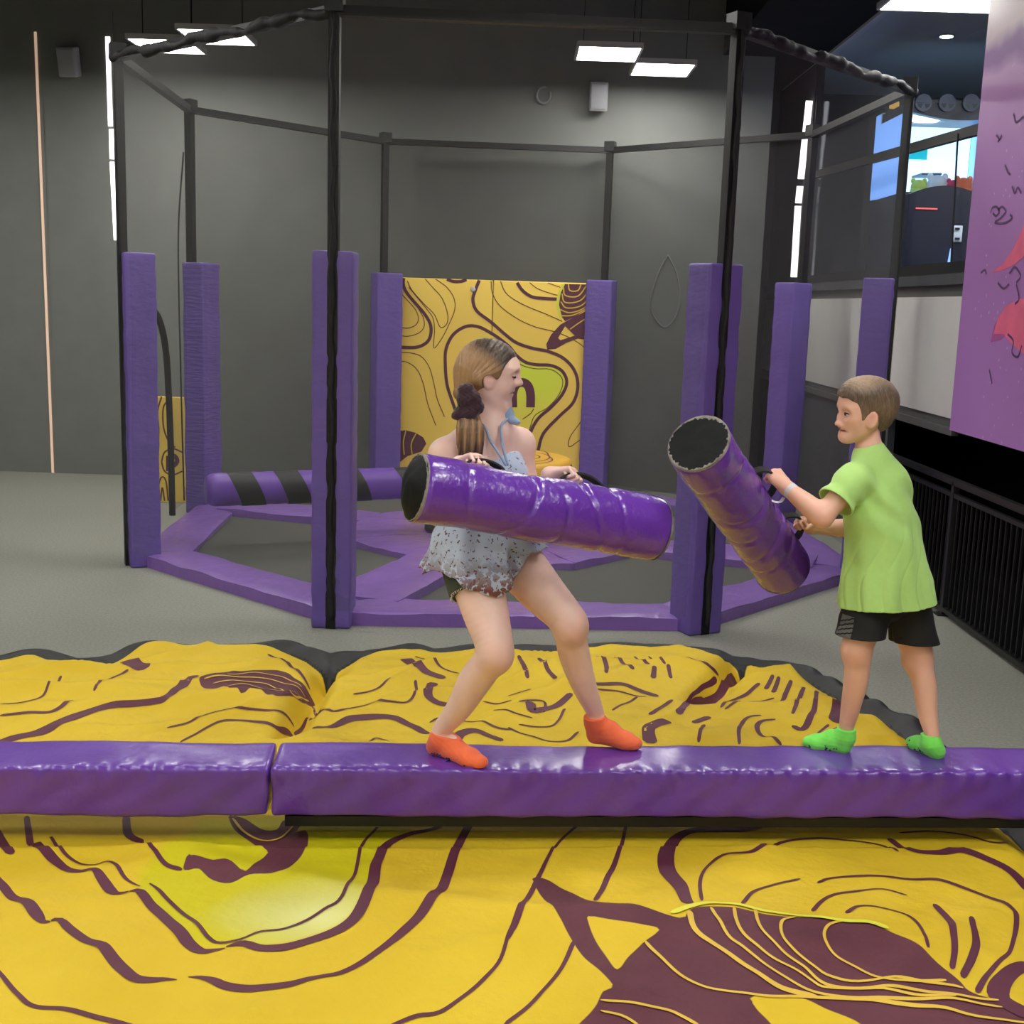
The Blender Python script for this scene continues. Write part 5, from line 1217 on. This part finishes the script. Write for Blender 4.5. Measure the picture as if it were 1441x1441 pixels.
# ------------------------------------------------------------------ the girl
def J(px, py, Y): return aty(px, py, Y)
UPV = np.array([0, 0, 1.0])
GF = nrm((.65, -.76, 0)); GL = np.array([-GF[1], GF[0], 0])          # her facing, her left
gA_heel, gA_toe = atz(604, 1059, ZBM), atz(684, 1083, ZBM)
gB_heel, gB_toe = atz(827, 1043, ZBM), atz(903, 1056, ZBM)
gA_heel[2] = gA_toe[2] = gB_heel[2] = gB_toe[2] = ZBM + .004
gA_ank = J(620, 1040, gA_heel[1] - .035); gB_ank = J(838, 1016, gB_heel[1] - .02)
g_hipA, g_hipB = J(661, 778, 3.97), J(712, 772, 4.08)
g_kneeA, g_kneeB = J(696, 922, 3.80), J(801, 882, 3.93)
g_pel, g_wai, g_che, g_nec = J(687, 765, 4.03), J(684, 715, 4.04), J(680, 655, 4.03), J(690, 604, 4.02)
g_shR, g_shL = J(627, 641, 3.96), J(730, 626, 4.11)
girl = empty('person', (*(gA_heel[:2] + gB_heel[:2]) / 2, ZBM), 'young woman in a floral halter top and dark shorts crouching on the beam', 'person')
RT3 = np.array([GL, GF, UPV])
gb = Blob()
gb.ell(g_pel, (.152, .112, .115), RT3, .05); gb.ell(g_wai, (.120, .088, .11), RT3, .05); gb.ell(g_che + UPV * .005, (.142, .098, .145), RT3, .05)
gb.ell(g_pel - GF * .055 - UPV * .02 - GL * .06, (.085, .075, .085), RT3, .04); gb.ell(g_pel - GF * .055 - UPV * .02 + GL * .06, (.085, .075, .085), RT3, .04)
for q in (-1, 1): gb.ell(g_che + GF * .068 + q * GL * .062 - UPV * .03, (.056, .05, .058), RT3, .03)
# shoulders, neck
gb.cone(g_che + UPV * .10, g_nec, .07, .052, .05)
gb.cone(g_nec - UPV * .012, g_shR + (0, 0, .008), .050, .046, .05); gb.cone(g_nec - UPV * .012, g_shL + (0, 0, .008), .050, .046, .05)
gb.sph(g_shR, .050, .03); gb.sph(g_shL, .050, .03)
g_hc = J(690, 528, 4.02); g_hh = .222; g_fw = np.array([.985, -.10, -.16]); g_up = np.array([.10, -.06, 1.0])
GW, GR = head_frame(g_hc, g_fw, g_up, g_hh)
gb.cone(g_nec - UPV * .01, GW(-.09, 0, -.18), .050, .050, .03); gb.cone(g_nec, GW(.02, 0, -.26), .046, .046, .03)
head_prims(gb, GW, GR, g_hh, False, .035, (.085, .095, .07))
# legs
gb.chain([g_hipA, g_hipA * .45 + g_kneeA * .55 + GF * .008, g_kneeA + UPV * .03, g_kneeA], [.098, .078, .061, .056], .03)
gb.ell(g_kneeA + GF * .012, (.05, .045, .055), RT3, .02)
sh = gA_ank - g_kneeA; cv_ = -GF * .014
gb.chain([g_kneeA, g_kneeA + sh * .30 + cv_, g_kneeA + sh * .62 + cv_ * .5, gA_ank + UPV * .03, gA_ank], [.052, .056, .044, .031, .030], .03)
gb.chain([g_hipB, g_hipB * .45 + g_kneeB * .55 + GF * .008, g_kneeB + UPV * .02, g_kneeB], [.098, .078, .060, .055], .03)
gb.ell(g_kneeB + GF * .012, (.05, .045, .055), RT3, .02)
sh = gB_ank - g_kneeB
gb.chain([g_kneeB, g_kneeB + sh * .28 + cv_, g_kneeB + sh * .62 + cv_ * .5, gB_ank + UPV * .03, gB_ank], [.051, .054, .043, .030, .029], .03)
foot(gb, gA_heel, gA_toe, gA_ank, .98, -.002); foot(gb, gB_heel, gB_toe, gB_ank, .98, -.002)
# arms: both hands close on the straps of her stick
a_, ax_, u_, v_, L_ = GST[1]
hc1 = a_ + ax_ * .215 + u_ * (SR + .020); hc2 = a_ + ax_ * .565 + u_ * (SR + .034)
d1 = nrm(-v_ * np.sign(v_[1]) * 1.0 + ax_ * .45 + u_ * .05); n1 = -u_
w1_ = hc1 - d1 * .080 - (-u_) * .016 * -1 * -1 + u_ * 0
w1_ = hc1 - d1 * .082 + u_ * .016
g_elR = J(598, 704, 4.02)
gb.chain([g_shR, (g_shR + g_elR) / 2, g_elR], [.046, .041, .036], .03); gb.chain([g_elR, g_elR * .6 + w1_ * .4, w1_], [.036, .037, .023], .02)
hand(gb, w1_, d1, -u_, -1 if np.cross(d1, -u_) @ ax_ < 0 else 1, .95, (58, 95, 60), rw=.022)
d2 = nrm(ax_ * .75 - v_ * np.sign(v_[1]) * .65 + u_ * .02); w2_ = hc2 - d2 * .082 + u_ * .014
g_elL = J(748, 712, 4.12)
gb.chain([g_shL, (g_shL + g_elL) / 2, g_elL], [.046, .041, .036], .03); gb.chain([g_elL, g_elL * .6 + w2_ * .4, w2_], [.036, .036, .022], .02)
hand(gb, w2_, d2, -u_, 1 if np.cross(d2, -u_) @ ax_ > 0 else -1, .95, (58, 95, 60), rw=.021)
gfl = head_flush(GW, g_hh, .095, .07)
def gflush(P):
    o = gfl(P)
    for c, r, a in ((g_kneeA + GF * .05, .05, .25), (g_kneeB + GF * .05, .05, .3)): o = np.maximum(o, a * np.exp(-(np.linalg.norm(P - c, axis=1) / r) ** 2))
    return o
blob_obj('body', gb, 'skin_girl', girl, .003, {'flush': gflush})
face_bits(GW, GR, g_hh, girl, 'lash', True, .085)
sA = sock('sock', girl, gA_heel, gA_toe, gA_ank, g_kneeA - gA_ank, .026, .98, 'sock_orange')
sB = sock('sock', girl, gB_heel, gB_toe, gB_ank, g_kneeB - gB_ank, .026, .98, 'sock_orange')
def dots(parent, heel, toe, cnt, m, seed, sc=1.0, z=(.004, .022)):
    """little printed grips low on the camera side of a sock"""
    d = nrm(toe - heel); s = np.cross(UPV, d); s = -s if s[1] > 0 else s; rs = np.random.RandomState(seed); mb = MB(); L = np.linalg.norm(toe - heel)
    for i in range(cnt):
        t = rs.uniform(.1, .85); c = heel + d * L * t + s * (.0305 * sc + .006 * math.sin(t * 3)) + UPV * rs.uniform(*z); r = rs.uniform(.002, .005)
        V, F = ell(c, (r * 1.4, r * 1.0, r), 8, 6); mb.add(V, F)
    mb.build('grip_print', m, parent, True)['kind'] = 'stuff'
dots(sA, gA_heel, gA_toe, 14, 'grip_print', 2); 
for sk, ank, heel, toe in ((sA, gA_ank, gA_heel, gA_toe), (sB, gB_ank, gB_heel, gB_toe)):
    d = nrm(toe - heel); s = np.cross(UPV, d); s = -s if s[1] > 0 else s; c = heel + d * .055 + s * .0335 + UPV * .038
    mesh_obj('emblem', [c + d * .014 + UPV * .008 + s * .001, c - d * .012 - UPV * .002 + s * .001, c + d * .004 - UPV * .004 + s * .001, c + d * .010 + UPV * .001 + s * .001], [(0, 1, 2, 3)], 'white_print', sk)
# shorts
gs_ = Blob(); gs_.ell(g_pel, (.156, .117, .115), RT3, .05); gs_.ell(g_pel - GF * .055 - UPV * .02 - GL * .06, (.089, .079, .089), RT3, .04); gs_.ell(g_pel - GF * .055 - UPV * .02 + GL * .06, (.089, .079, .089), RT3, .04)
cutA, cutB = g_hipA * .62 + g_kneeA * .38, g_hipB * .86 + g_kneeB * .14
dA, dB = nrm(g_kneeA - g_hipA), nrm(g_kneeB - g_hipB)
gs_.cone(g_hipA, g_hipA * .4 + g_kneeA * .6, .109, .097, .03); gs_.cone(g_hipB, g_hipB * .6 + g_kneeB * .4, .102, .092, .03)
def gs_post(P, d):
    inA = ((P - g_hipA) @ dA); inB = ((P - g_hipB) @ dB); sideA = (P - (g_hipA + g_hipB) / 2) @ (g_hipA - g_hipB) > 0
    cut = np.where(sideA, (P - cutA) @ dA, (P - cutB) @ dB) + .004 * np.sin((P @ np.array([60.0, 90, 0])))
    d = np.maximum(d, cut); return np.maximum(d, -(d + .012)) * 1.0 if False else d
gs_.post = gs_post
so_ = blob_obj('shorts', gs_, 'shorts_olive', girl, .0035)
# frayed hem threads
rs = np.random.RandomState(5); mb = MB(); ua = nrm(np.cross(dA, GF)); ub_ = np.cross(dA, ua)
for i in range(90):
    a = 2 * math.pi * i / 90; rr = .099; c = cutA + dA * -.002 + rr * (math.cos(a) * ua + math.sin(a) * ub_)
    mb.bar(c, c + dA * rs.uniform(.006, .016) + rs.normal(size=3) * .003, .0022)
mb.build('frayed_hem', 'fray', so_)['kind'] = 'stuff'
# halter top: flared shell
hemc = J(668, 800, 4.03); topc = g_che + GF * .01 - UPV * .005
hn = nrm(np.array([.10, -.03, 1.0]))
gt = Blob(); gt.ell(g_che + GF * .004 - UPV * .01, (.152, .110, .13), RT3, .04)
for q in (-1, 1): gt.ell(g_che + GF * .072 + q * GL * .062 - UPV * .03, (.062, .055, .064), RT3, .03)
gt.ell(g_wai, (.140, .112, .13), RT3, .05)
for t, w in ((.0, .152), (.5, .172), (1.0, .192), (1.35, .202)):
    c = g_wai * (1 - t) + hemc * t + GF * .012 * t; gt.ell(c, (w, w * .92, .085), RT3, .05)
gt.ell(g_pel - GF * .05 - UPV * .02, (.15, .10, .10), RT3, .05); gt.cone(g_hipA + UPV * .02, g_hipA * .7 + g_kneeA * .3, .118, .125, .04); gt.cone(g_hipB + UPV * .02, g_hipB * .8 + g_kneeB * .2, .112, .115, .04)
def gt_post(P, d):
    q = P - (g_wai + hemc) / 2; a = np.arctan2(q @ GL, q @ GF); low = np.clip((g_wai[2] + .02 - P[:, 2]) / .22, 0, 1.2)
    d = d + low * (.010 * np.sin(9 * a + 1.0) + .007 * np.sin(17 * a + 2 + 6 * q[:, 2]))
    zx = np.array([J(x, y, 3.95) for x, y in ((585, 805), (612, 800), (645, 802), (668, 820), (700, 829), (722, 818), (748, 776))])
    hem = np.interp(P[:, 0], zx[:, 0], zx[:, 2]) - P[:, 2] - .10 * np.clip(P[:, 1] - 3.95, -.02, .2) + .004 * np.sin(8 * a) + .003 * np.sin(23 * a)
    topcut = (P - (g_che + UPV * .035)) @ UPV - .02 * np.sin(2 * a + .5)
    sh_ = np.maximum(d, -(d + .006))
    return np.maximum(np.maximum(sh_, hem), topcut)
gt.post = gt_post
blob_obj('halter_top', gt, 'floral_cloth', girl, .003, {'border': lambda P: np.clip(1.25 - (P[:, 2] - hemc[2] + .05) / .11, 0, 1)})
# straps from the neck into the neckline, tied at the nape
def on_chest(px, py): return J(px, py, 3.93)
sR_ = [GW(-.25, -.16, -.62), J(680, 598, 3.955), J(690, 620, 3.925), J(703, 640, 3.905), J(712, 655, 3.90)]
sL_ = [J(716, 588, 4.0), J(706, 598, 3.955), J(706, 615, 3.935), J(709, 635, 3.915), J(715, 655, 3.90)]
for P_ in (sR_, sL_): MB().tube(catmull(P_, .01), .0044, 8).build('strap', 'strap_blue', girl, True)
bw = Blob(); bw.ell(J(713, 580, 4.0), (.022, .010, .034), np.array([nrm((.8, 0, .6)), (0, 1, 0), nrm((-.6, 0, .8))]), .01); bw.ell(J(722, 592, 4.0), (.026, .009, .013), np.array([nrm((1, 0, -.25)), (0, 1, 0), nrm((.25, 0, 1))]), .01)
blob_obj('collar_bow', bw, 'strap_blue', girl, .003)
# hair
ha = Blob()
ha.ell(GW(-.055, 0, .14), np.array([.47, .37, .405]) * g_hh, GR, .02)
ha.ell(GW(-.22, 0, .0), np.array([.30, .31, .36]) * g_hh, GR, .03)
ha.cone(GW(-.28, -.10, -.10), GW(-.36, -.24, -.32), .26 * g_hh, .12 * g_hh, .03)
for q in (-1, 1): ha.cone(GW(.16, q * .27, .16), GW(-.1, q * .32, -.06), .07 * g_hh, .09 * g_hh, .03)
def ha_post(P, d):
    q = (P - g_hc) @ GR.T / g_hh
    az = np.arctan2(q[:, 2] + .25, -(q[:, 0] + .36)); am = np.clip(np.hypot(q[:, 2] + .25, q[:, 0] + .36) / .35 - .3, 0, 1); d = d + am * (.0008 * np.sin(48 * az + 5 * q[:, 1]) + .0005 * np.sin(101 * az + 9 * q[:, 1]))
    # hairline: keep behind a slanted front, lift over the ear
    cutf = q[:, 0] - np.interp(q[:, 2], [-.3, -.10, -.02, .06, .14, .24, .33, .40, .6], [-.06, .06, .15, .19, .205, .235, .29, .40, .5])
    d = np.maximum(d, cutf * g_hh)
    ear = np.sqrt(((q[:, 0] - .045) / .10) ** 2 + ((q[:, 2] + .065) / .115) ** 2) - 1
    d = np.where(np.abs(q[:, 1]) > .25, np.maximum(d, -ear * .09 * g_hh), d)
    low = -(q[:, 2] + np.interp(q[:, 0], [-.40, -.22, -.06, .02, .10, .14], [.6, .36, .22, .12, .09, .0])); d = np.maximum(d, low * g_hh)
    return d
ha.post = ha_post
def tone_g(P):  # darker roots on top; the paler middle partly carries a highlight
    q = (P - g_hc) @ GR.T / g_hh
    return np.clip(.66 - 3.4 * np.maximum(0, q[:, 2] - .20 + .30 * q[:, 0]) - 1.6 * np.maximum(0, q[:, 0] - .02) - 1.0 * np.maximum(0, -q[:, 2] - .16), 0.02, .75)
hg = blob_obj('hair', ha, 'hair_girl', girl, .0028, {'tone': tone_g})
scr = J(656, 562, 3.93)
pt = Blob(); PP = [scr + (0, .01, .02), scr + (.004, .0, -.03), J(661, 600, 3.900), J(663, 622, 3.888), J(661, 648, 3.885), J(658, 676, 3.895)]
pt.chain(PP, [.026, .022, .033, .036, .031, .012], .03); pt.chain([PP[1], J(651, 604, 3.885), J(650, 640, 3.89)], [.016, .022, .008], .02); pt.chain([PP[1], J(672, 604, 3.885), J(673, 645, 3.89)], [.016, .02, .008], .02)
def pt_post(P, d): return d + .0016 * np.sin(P[:, 0] * 520 + 6 * np.sin(P[:, 2] * 14)) + .001 * np.sin(P[:, 0] * 1130 + P[:, 1] * 700 + 8 * np.sin(P[:, 2] * 11))
pt.post = pt_post
blob_obj('ponytail', pt, 'hair_girl', hg, .0028, {'tone': lambda P: np.clip(.62 - .5 * np.abs(np.sin(P[:, 0] * 130 + 2)) + .1 - np.clip((scr[2] - .12 - P[:, 2]) / .12, 0, .6), 0, 1)})
sc_ = Blob(); rs = np.random.RandomState(3)
for (px, py, r) in ((653, 549, .021), (660, 547, .017), (668, 560, .022), (672, 573, .023), (661, 574, .026), (649, 580, .022), (641, 585, .014), (652, 563, .023), (664, 583, .018), (657, 582, .02)):
    sc_.sph(J(px, py, 3.895 + rs.uniform(-.010, .008)), r, .016)
sc_.post = lambda P, d: d + .0014 * np.sin(P[:, 0] * 300 + 3 * np.sin(P[:, 2] * 160)) * np.sin(P[:, 2] * 210 + P[:, 1] * 150)
blob_obj('scrunchie', sc_, 'scrunchie_velvet', girl, .0028)

# ------------------------------------------------------------------ the boy
BF = nrm((-.76, .65, 0)); BL = np.array([-BF[1], BF[0], 0])
bL_heel, bL_toe = atz(1196, 1061, ZBM), atz(1146, 1052, ZBM)
bR_heel, bR_toe = atz(1324, 1071, ZBM), atz(1281, 1049, ZBM)
for q in (bL_heel, bL_toe, bR_heel, bR_toe): q[2] = ZBM + .004
def stretch(h, t, L): return h + nrm(t - h) * L
bL_toe = stretch(bL_heel, bL_toe, max(.17, np.linalg.norm(bL_toe - bL_heel))); bR_toe = stretch(bR_heel, bR_toe, max(.17, np.linalg.norm(bR_toe - bR_heel)))
bL_ank = J(1190, 1036, bL_heel[1] + .005); bR_ank = J(1311, 1046, bR_heel[1] + .025)
b_hipL, b_hipR = J(1224, 842, 4.04), J(1275, 842, 4.12)
b_kneeL, b_kneeR = J(1206, 916, 4.02), J(1291, 928, 4.13)
b_pel, b_che, b_nec = J(1250, 826, 4.09), J(1236, 704, 4.08), J(1224, 636, 4.07)
b_shL, b_shR = J(1202, 676, 3.99), J(1252, 680, 4.13)
boy = empty('person', (*(bL_heel[:2] + bR_heel[:2]) / 2, ZBM), 'boy in a lime green t-shirt and black shorts standing on the beam', 'person')
RB3 = np.array([BL, BF, UPV])
bb = Blob()
bb.ell(b_pel, (.118, .092, .10), RB3, .04); bb.ell((b_pel + b_che) / 2, (.108, .08, .12), RB3, .05); bb.ell(b_che, (.122, .085, .12), RB3, .05)
bb.cone(b_che + UPV * .08, b_nec, .06, .042, .04)
for s_ in (b_shL, b_shR): bb.cone(b_nec - UPV * .02, s_, .036, .038, .04); bb.sph(s_, .040, .03)
b_hc = J(1217, 578, 4.07); b_hh = .213; b_fw = np.array([-.985, -.17, -.02]); b_up = np.array([-.02, -.04, 1.0])
BW, BR = head_frame(b_hc, b_fw, b_up, b_hh)
bb.cone(b_nec - UPV * .01, BW(-.08, 0, -.15), .033, .035, .025); bb.cone(b_nec, BW(.0, 0, -.26), .030, .030, .025)
head_prims(bb, BW, BR, b_hh, True, .10, (-.03, -.085, -.05), -.075)
for hip, kn, ank in ((b_hipL, b_kneeL, bL_ank), (b_hipR, b_kneeR, bR_ank)):
    bb.chain([hip, hip * .45 + kn * .55, kn + UPV * .02, kn], [.072, .062, .051, .047], .03); bb.ell(kn + BF * .008, (.042, .04, .045), RB3, .02)
    sh = ank - kn; bb.chain([kn, kn + sh * .30 - BF * .010, kn + sh * .65 - BF * .004, ank + UPV * .03, ank], [.042, .042, .034, .0255, .026], .03)
foot(bb, bL_heel, bL_toe, bL_ank, .84, -.002); foot(bb, bR_heel, bR_toe, bR_ank, .84, -.002)
ka, kx, ku, kv, kL = KST[1]
kh1 = ka + kx * .375 + ku * (SR + .043); kh2 = ka + kx * .70 + ku * (SR + .043)
b_elL = J(1157, 727, 3.92)
d1 = nrm(kh1 - J(1108, 692, 4.03)); pn1 = np.cross(kx, d1); pn1 = pn1 if pn1[2] < 0 else -pn1; pn1 = nrm(.35 * pn1 + np.array([0, .8, 0])); pn1 = nrm(pn1 - (pn1 @ d1) * d1)
bw1 = kh1 - d1 * .068 - pn1 * .010
bb.chain([b_shL, (b_shL + b_elL) / 2, b_elL], [.040, .038, .034], .03); bb.chain([b_elL, b_elL * .65 + bw1 * .35, bw1], [.035, .036, .0225], .02)
hand(bb, bw1, d1, pn1, 1 if np.cross(d1, pn1)[2] > 0 else -1, .86, (62, 95, 60), ((.75, .2, .6), (.7, -.3, .6), (.3, -.7, .6)), rw=.021)
b_elR = J(1208, 744, 4.36); b_wr = J(1142, 744, 4.34)
d2 = nrm(kh2 - b_wr); pn2 = np.cross(kx, d2); pn2 = pn2 if pn2[1] < 0 else -pn2
bw2 = kh2 - d2 * .068 - pn2 * .010
bb.chain([b_shR, (b_shR + b_elR) / 2, b_elR], [.040, .038, .034], .03); bb.chain([b_elR, b_elR * .65 + bw2 * .35, bw2], [.034, .034, .021], .02)
hand(bb, bw2, d2, pn2, 1 if np.cross(d2, pn2) @ kx < 0 else -1, .82, (55, 90, 60), rw=.020)
bfl = head_flush(BW, b_hh, -.085, -.05)
def bflush(P):
    o = bfl(P)
    for c, r, a in ((b_kneeL - BF * .03, .05, .2), (b_kneeR - BF * .03, .05, .2), (b_elL, .05, .22), (kh1, .07, .25), (kh2, .07, .25)): o = np.maximum(o, a * np.exp(-(np.linalg.norm(P - c, axis=1) / r) ** 2))
    return o
blob_obj('body', bb, 'skin_boy', boy, .003, {'flush': bflush})
face_bits(BW, BR, b_hh, boy, 'hair_boy', False, -.03)
P_ = [BW(.392, .0, -.310), BW(.376, .07, -.303), BW(.336, .125, -.272), BW(.300, .160, -.228)]
MB().tube(catmull(P_, .004), .0017, 6).build('mouth_line', 'mouth_dark', boy, True)
k1 = sock('sock', boy, bL_heel, bL_toe, bL_ank, b_kneeL - bL_ank, .032, .84, 'sock_green'); k2 = sock('sock', boy, bR_heel, bR_toe, bR_ank, b_kneeR - bR_ank, .032, .84, 'sock_green')
dots(k1, bL_heel, bL_toe, 16, 'navy_print', 7, .84, (.006, .03)); dots(k2, bR_heel, bR_toe, 14, 'navy_print', 8, .84, (.006, .03))
# t-shirt
bt = Blob(); hem_c = J(1250, 846, 4.09)
bt.ell(b_che + UPV * .005, (.138, .100, .125), RB3, .05)
for t in np.linspace(.12, 1.3, 13):
    w = np.interp(t, [0, .5, 1.3], [.138, .150, .165]); dd = np.interp(t, [0, .5, 1.3], [.102, .124, .148])
    c = b_che * (1 - t) + hem_c * t - BF * (.006 * t) - np.array([.003, 0, 0]) * t; bt.ell(c, (w, dd, .10), RB3, .03)
bt.cone(b_che + UPV * .07, b_nec - UPV * .004, .085, .050, .04)
for s_, e_ in ((b_shL, b_elL), (b_shR, b_elR)):
    bt.cone(b_nec - UPV * .03, s_, .045, .052, .04); ed = s_ + (e_ - s_) * .62; bt.cone(s_, ed + (e_ - s_) * .05 + UPV * -.004, .054, .066, .03)
for hip, kn in ((b_hipL, b_kneeL), (b_hipR, b_kneeR)): bt.cone(hip + UPV * .04, hip * .6 + kn * .4, .088, .098, .05)
slc = b_shL + (b_elL - b_shL) * .60; sld = nrm(b_elL - b_shL); src = b_shR + (b_elR - b_shR) * .60; srd = nrm(b_elR - b_shR)
def bt_post(P, d):
    q = P - (b_che + hem_c) / 2; a = np.arctan2(q @ BL, q @ -BF); lo = np.clip((b_che[2] - P[:, 2]) / .3, 0, 1)
    d = d + lo * (.006 * np.sin(5 * a + 7 * q[:, 2] + .6) + .0035 * np.sin(11 * a - 9 * q[:, 2])) + .0030 * np.sin(P @ np.array([26., 10, 34.]) + 2 * np.sin(P[:, 2] * 13)) + lo * .004 * (1 - np.abs(np.sin(7 * a + 5 * q[:, 2] + 1.2 * np.sin(q[:, 2] * 17)))) ** 3 + .004 * np.exp(-((P[:, 2] - b_che[2] - .03) / .07) ** 2) * np.sin((P @ np.array([70., 20, 60.])))
    sh_ = np.maximum(d, -(d + .007))
    hem = (hem_c[2] - P[:, 2]) + .06 * (P[:, 0] - hem_c[0]) - .003 * np.sin(4 * a)
    cl = (P - slc) @ sld + .05 * ((P - slc) @ np.cross(sld, BF)); cl = np.where(np.linalg.norm(P - slc, axis=1) < .095, cl, -1)
    cr2 = (P - src) @ srd; cr2 = np.where(np.linalg.norm(P - src, axis=1) < .14, cr2, -1)
    col_ = np.linalg.norm((P - (b_nec + UPV * .016 + BF * .006)) / np.array([1, 1, 1.0]), axis=1); neckhole = .046 - col_
    return np.maximum.reduce([sh_, hem, cl, cr2, neckhole])
bt.post = bt_post
blob_obj('t_shirt', bt, 'shirt_green', boy, .0032)
# shorts
bs = Blob(); bs.ell(b_pel - UPV * .01, (.128, .102, .10), RB3, .04)
legs_ = []
for hip, kn, py in ((b_hipL, b_kneeL, 899), (b_hipR, b_kneeR, 903)):
    c1 = hip + (kn - hip) * 1.0; bs.cone(hip, c1, .080, .086, .045); legs_.append(c1)
zc1, zc2 = J(1222, 897, 4.0)[2], J(1282, 902, 4.12)[2]
def bs_post(P, d):
    q = P - b_pel; a = np.arctan2(q @ BL, q @ BF); d = d + .003 * np.sin(7 * a + 12 * q[:, 2]) + .0015 * np.sin(P @ np.array([50., 30, 60]))
    left = (P - b_pel) @ BL > 0; zc = np.where(left, zc1, zc2)
    sh_ = np.maximum(d, -(d + .006)); return np.maximum(sh_, zc - P[:, 2])
bs.post = bs_post
bso = blob_obj('shorts', bs, 'shorts_black', boy, .0035)
# grey striped side panel of the shorts
V = []; nu, nv = 8, 16
me_ = bso.data; co = np.zeros(len(me_.vertices) * 3); me_.vertices.foreach_get('co', co); co = co.reshape(-1, 3) + world_of(bso)
def surf(a, z):
    dr_ = math.cos(a) * BF + math.sin(a) * BL; q = np.array([b_hipL[0], b_hipL[1], z]); rel = co - q; m = (np.abs(rel[:, 2]) < .006)
    r2 = rel[m]; al = r2 @ dr_; pe = np.linalg.norm(r2[:, :2] - al[:, None] * dr_[:2], axis=1); ok = (pe < .008) & (al > 0)
    return q + dr_ * ((al[ok].max() if ok.any() else .09) + .0015)
for j in range(nv + 1):
    for i in range(nu + 1): V.append(surf(math.radians(52 + 34 * i / nu), zc1 + .002 + (.075) * j / nv))
F = [(j * (nu + 1) + i, j * (nu + 1) + i + 1, (j + 1) * (nu + 1) + i + 1, (j + 1) * (nu + 1) + i) for j in range(nv) for i in range(nu)]
side = mesh_obj('side_panel', V, F, 'stripe_grey', bso, True, at=world_of(boy))
V = np.array(V).reshape(nv + 1, nu + 1, 3)
for k in range(4):
    P_ = np.array([V[min(nv, max(0, int(3 + 3.4 * k - 2 + i * .55)))][i] for i in range(nu + 1)]) + (BL * .001)
    MB().tube(catmull(P_, .004), .0022, 6).build('stripe', 'shorts_black', side)
# hair
hb = Blob(); hb.ell(BW(-.065, 0, .155), np.array([.475, .375, .40]) * b_hh, BR, .02); hb.ell(BW(.12, 0, .27), np.array([.30, .29, .20]) * b_hh, BR, .04); hb.ell(BW(-.24, 0, .0), np.array([.24, .28, .34]) * b_hh, BR, .03)
for q_ in (-1, 1): hb.cone(BW(.10, q_ * .285, .12), BW(.155, q_ * .275, -.09), .055 * b_hh, .040 * b_hh, .02)
def hb_post(P, d):
    q = (P - b_hc) @ BR.T / b_hh
    d = d + .0007 * np.sin(P[:, 0] * 310 + 60 * P[:, 2] + 5 * np.sin(P[:, 1] * 60)) + .0005 * np.sin(P @ np.array([520., 300, 160]))
    front = q[:, 0] - .32 - .02 * np.sin(18 * q[:, 1]); fr2 = np.maximum(front, -(q[:, 2] - .245 - .02 * np.sin(24 * q[:, 1])) - .0)
    # forehead: hair only above the fringe line; temples: behind a slant; sideburn before the ear
    temple_x = np.where(q[:, 2] > .20, .36, .12 + 0 * q[:, 2])
    d = np.maximum(d, (q[:, 0] - np.interp(q[:, 2] + .012 * np.sin(30 * q[:, 1]), [-.2, -.06, .03, .12, .17, .20, .24, .6], [.18, .215, .235, .25, .28, .37, .46, .5])) * b_hh)
    ear = np.sqrt(((q[:, 0] - .035) / .095) ** 2 + ((q[:, 2] + .125) / .13) ** 2) - 1
    d = np.where(np.abs(q[:, 1]) > .24, np.maximum(d, -ear * .09 * b_hh), d)
    low = -(q[:, 2] + .09 + .6 * (q[:, 0] - .02)); low = np.where(q[:, 0] > -.10, -(q[:, 2] + .06), np.minimum(low, .29 - 0 * low) * 1.0)
    low = -(q[:, 2] + np.interp(q[:, 0], [-.30, -.12, -.06, .02, .10, .15, .19, .24], [.36, .32, .20, .12, .13, .165, .15, .02]))
    return np.maximum(d, low * b_hh)
hb.post = hb_post
def tone_b(P):
    q = (P - b_hc) @ BR.T / b_hh
    return np.interp(q[:, 2] + .06 * np.sin(9 * q[:, 0]), [-.3, .05, .22, .33, .42, .55], [.24, .34, .20, .14, .34, .55])
blob_obj('hair', hb, 'hair_boy', boy, .0028, {'tone': tone_b})
# wristband with its loose end
wd = nrm(bw1 - b_elL); wc = bw1 - wd * .030; r_ = .0275; e1 = nrm(np.cross(wd, UPV)); e2 = np.cross(wd, e1)
V = [wc + wd * o + r_ * (math.cos(a) * e1 + math.sin(a) * e2) for o in (-.009, .009) for a in np.linspace(0, 2 * math.pi, 32, endpoint=False)]
F = [(i, (i + 1) % 32, 32 + (i + 1) % 32, 32 + i) for i in range(32)]
wbnd = mesh_obj('wristband', V, F, 'wristband', boy, True)
P_ = catmull([J(1103, 700, 4.03), J(1098, 706, 4.02), J(1090, 706, 4.02), J(1086, 704, 4.02)], .004); MB().add(*ribbon(P_, .012, nrm=(0, -.4, .9))).build('loose_end', 'wristband', wbnd)
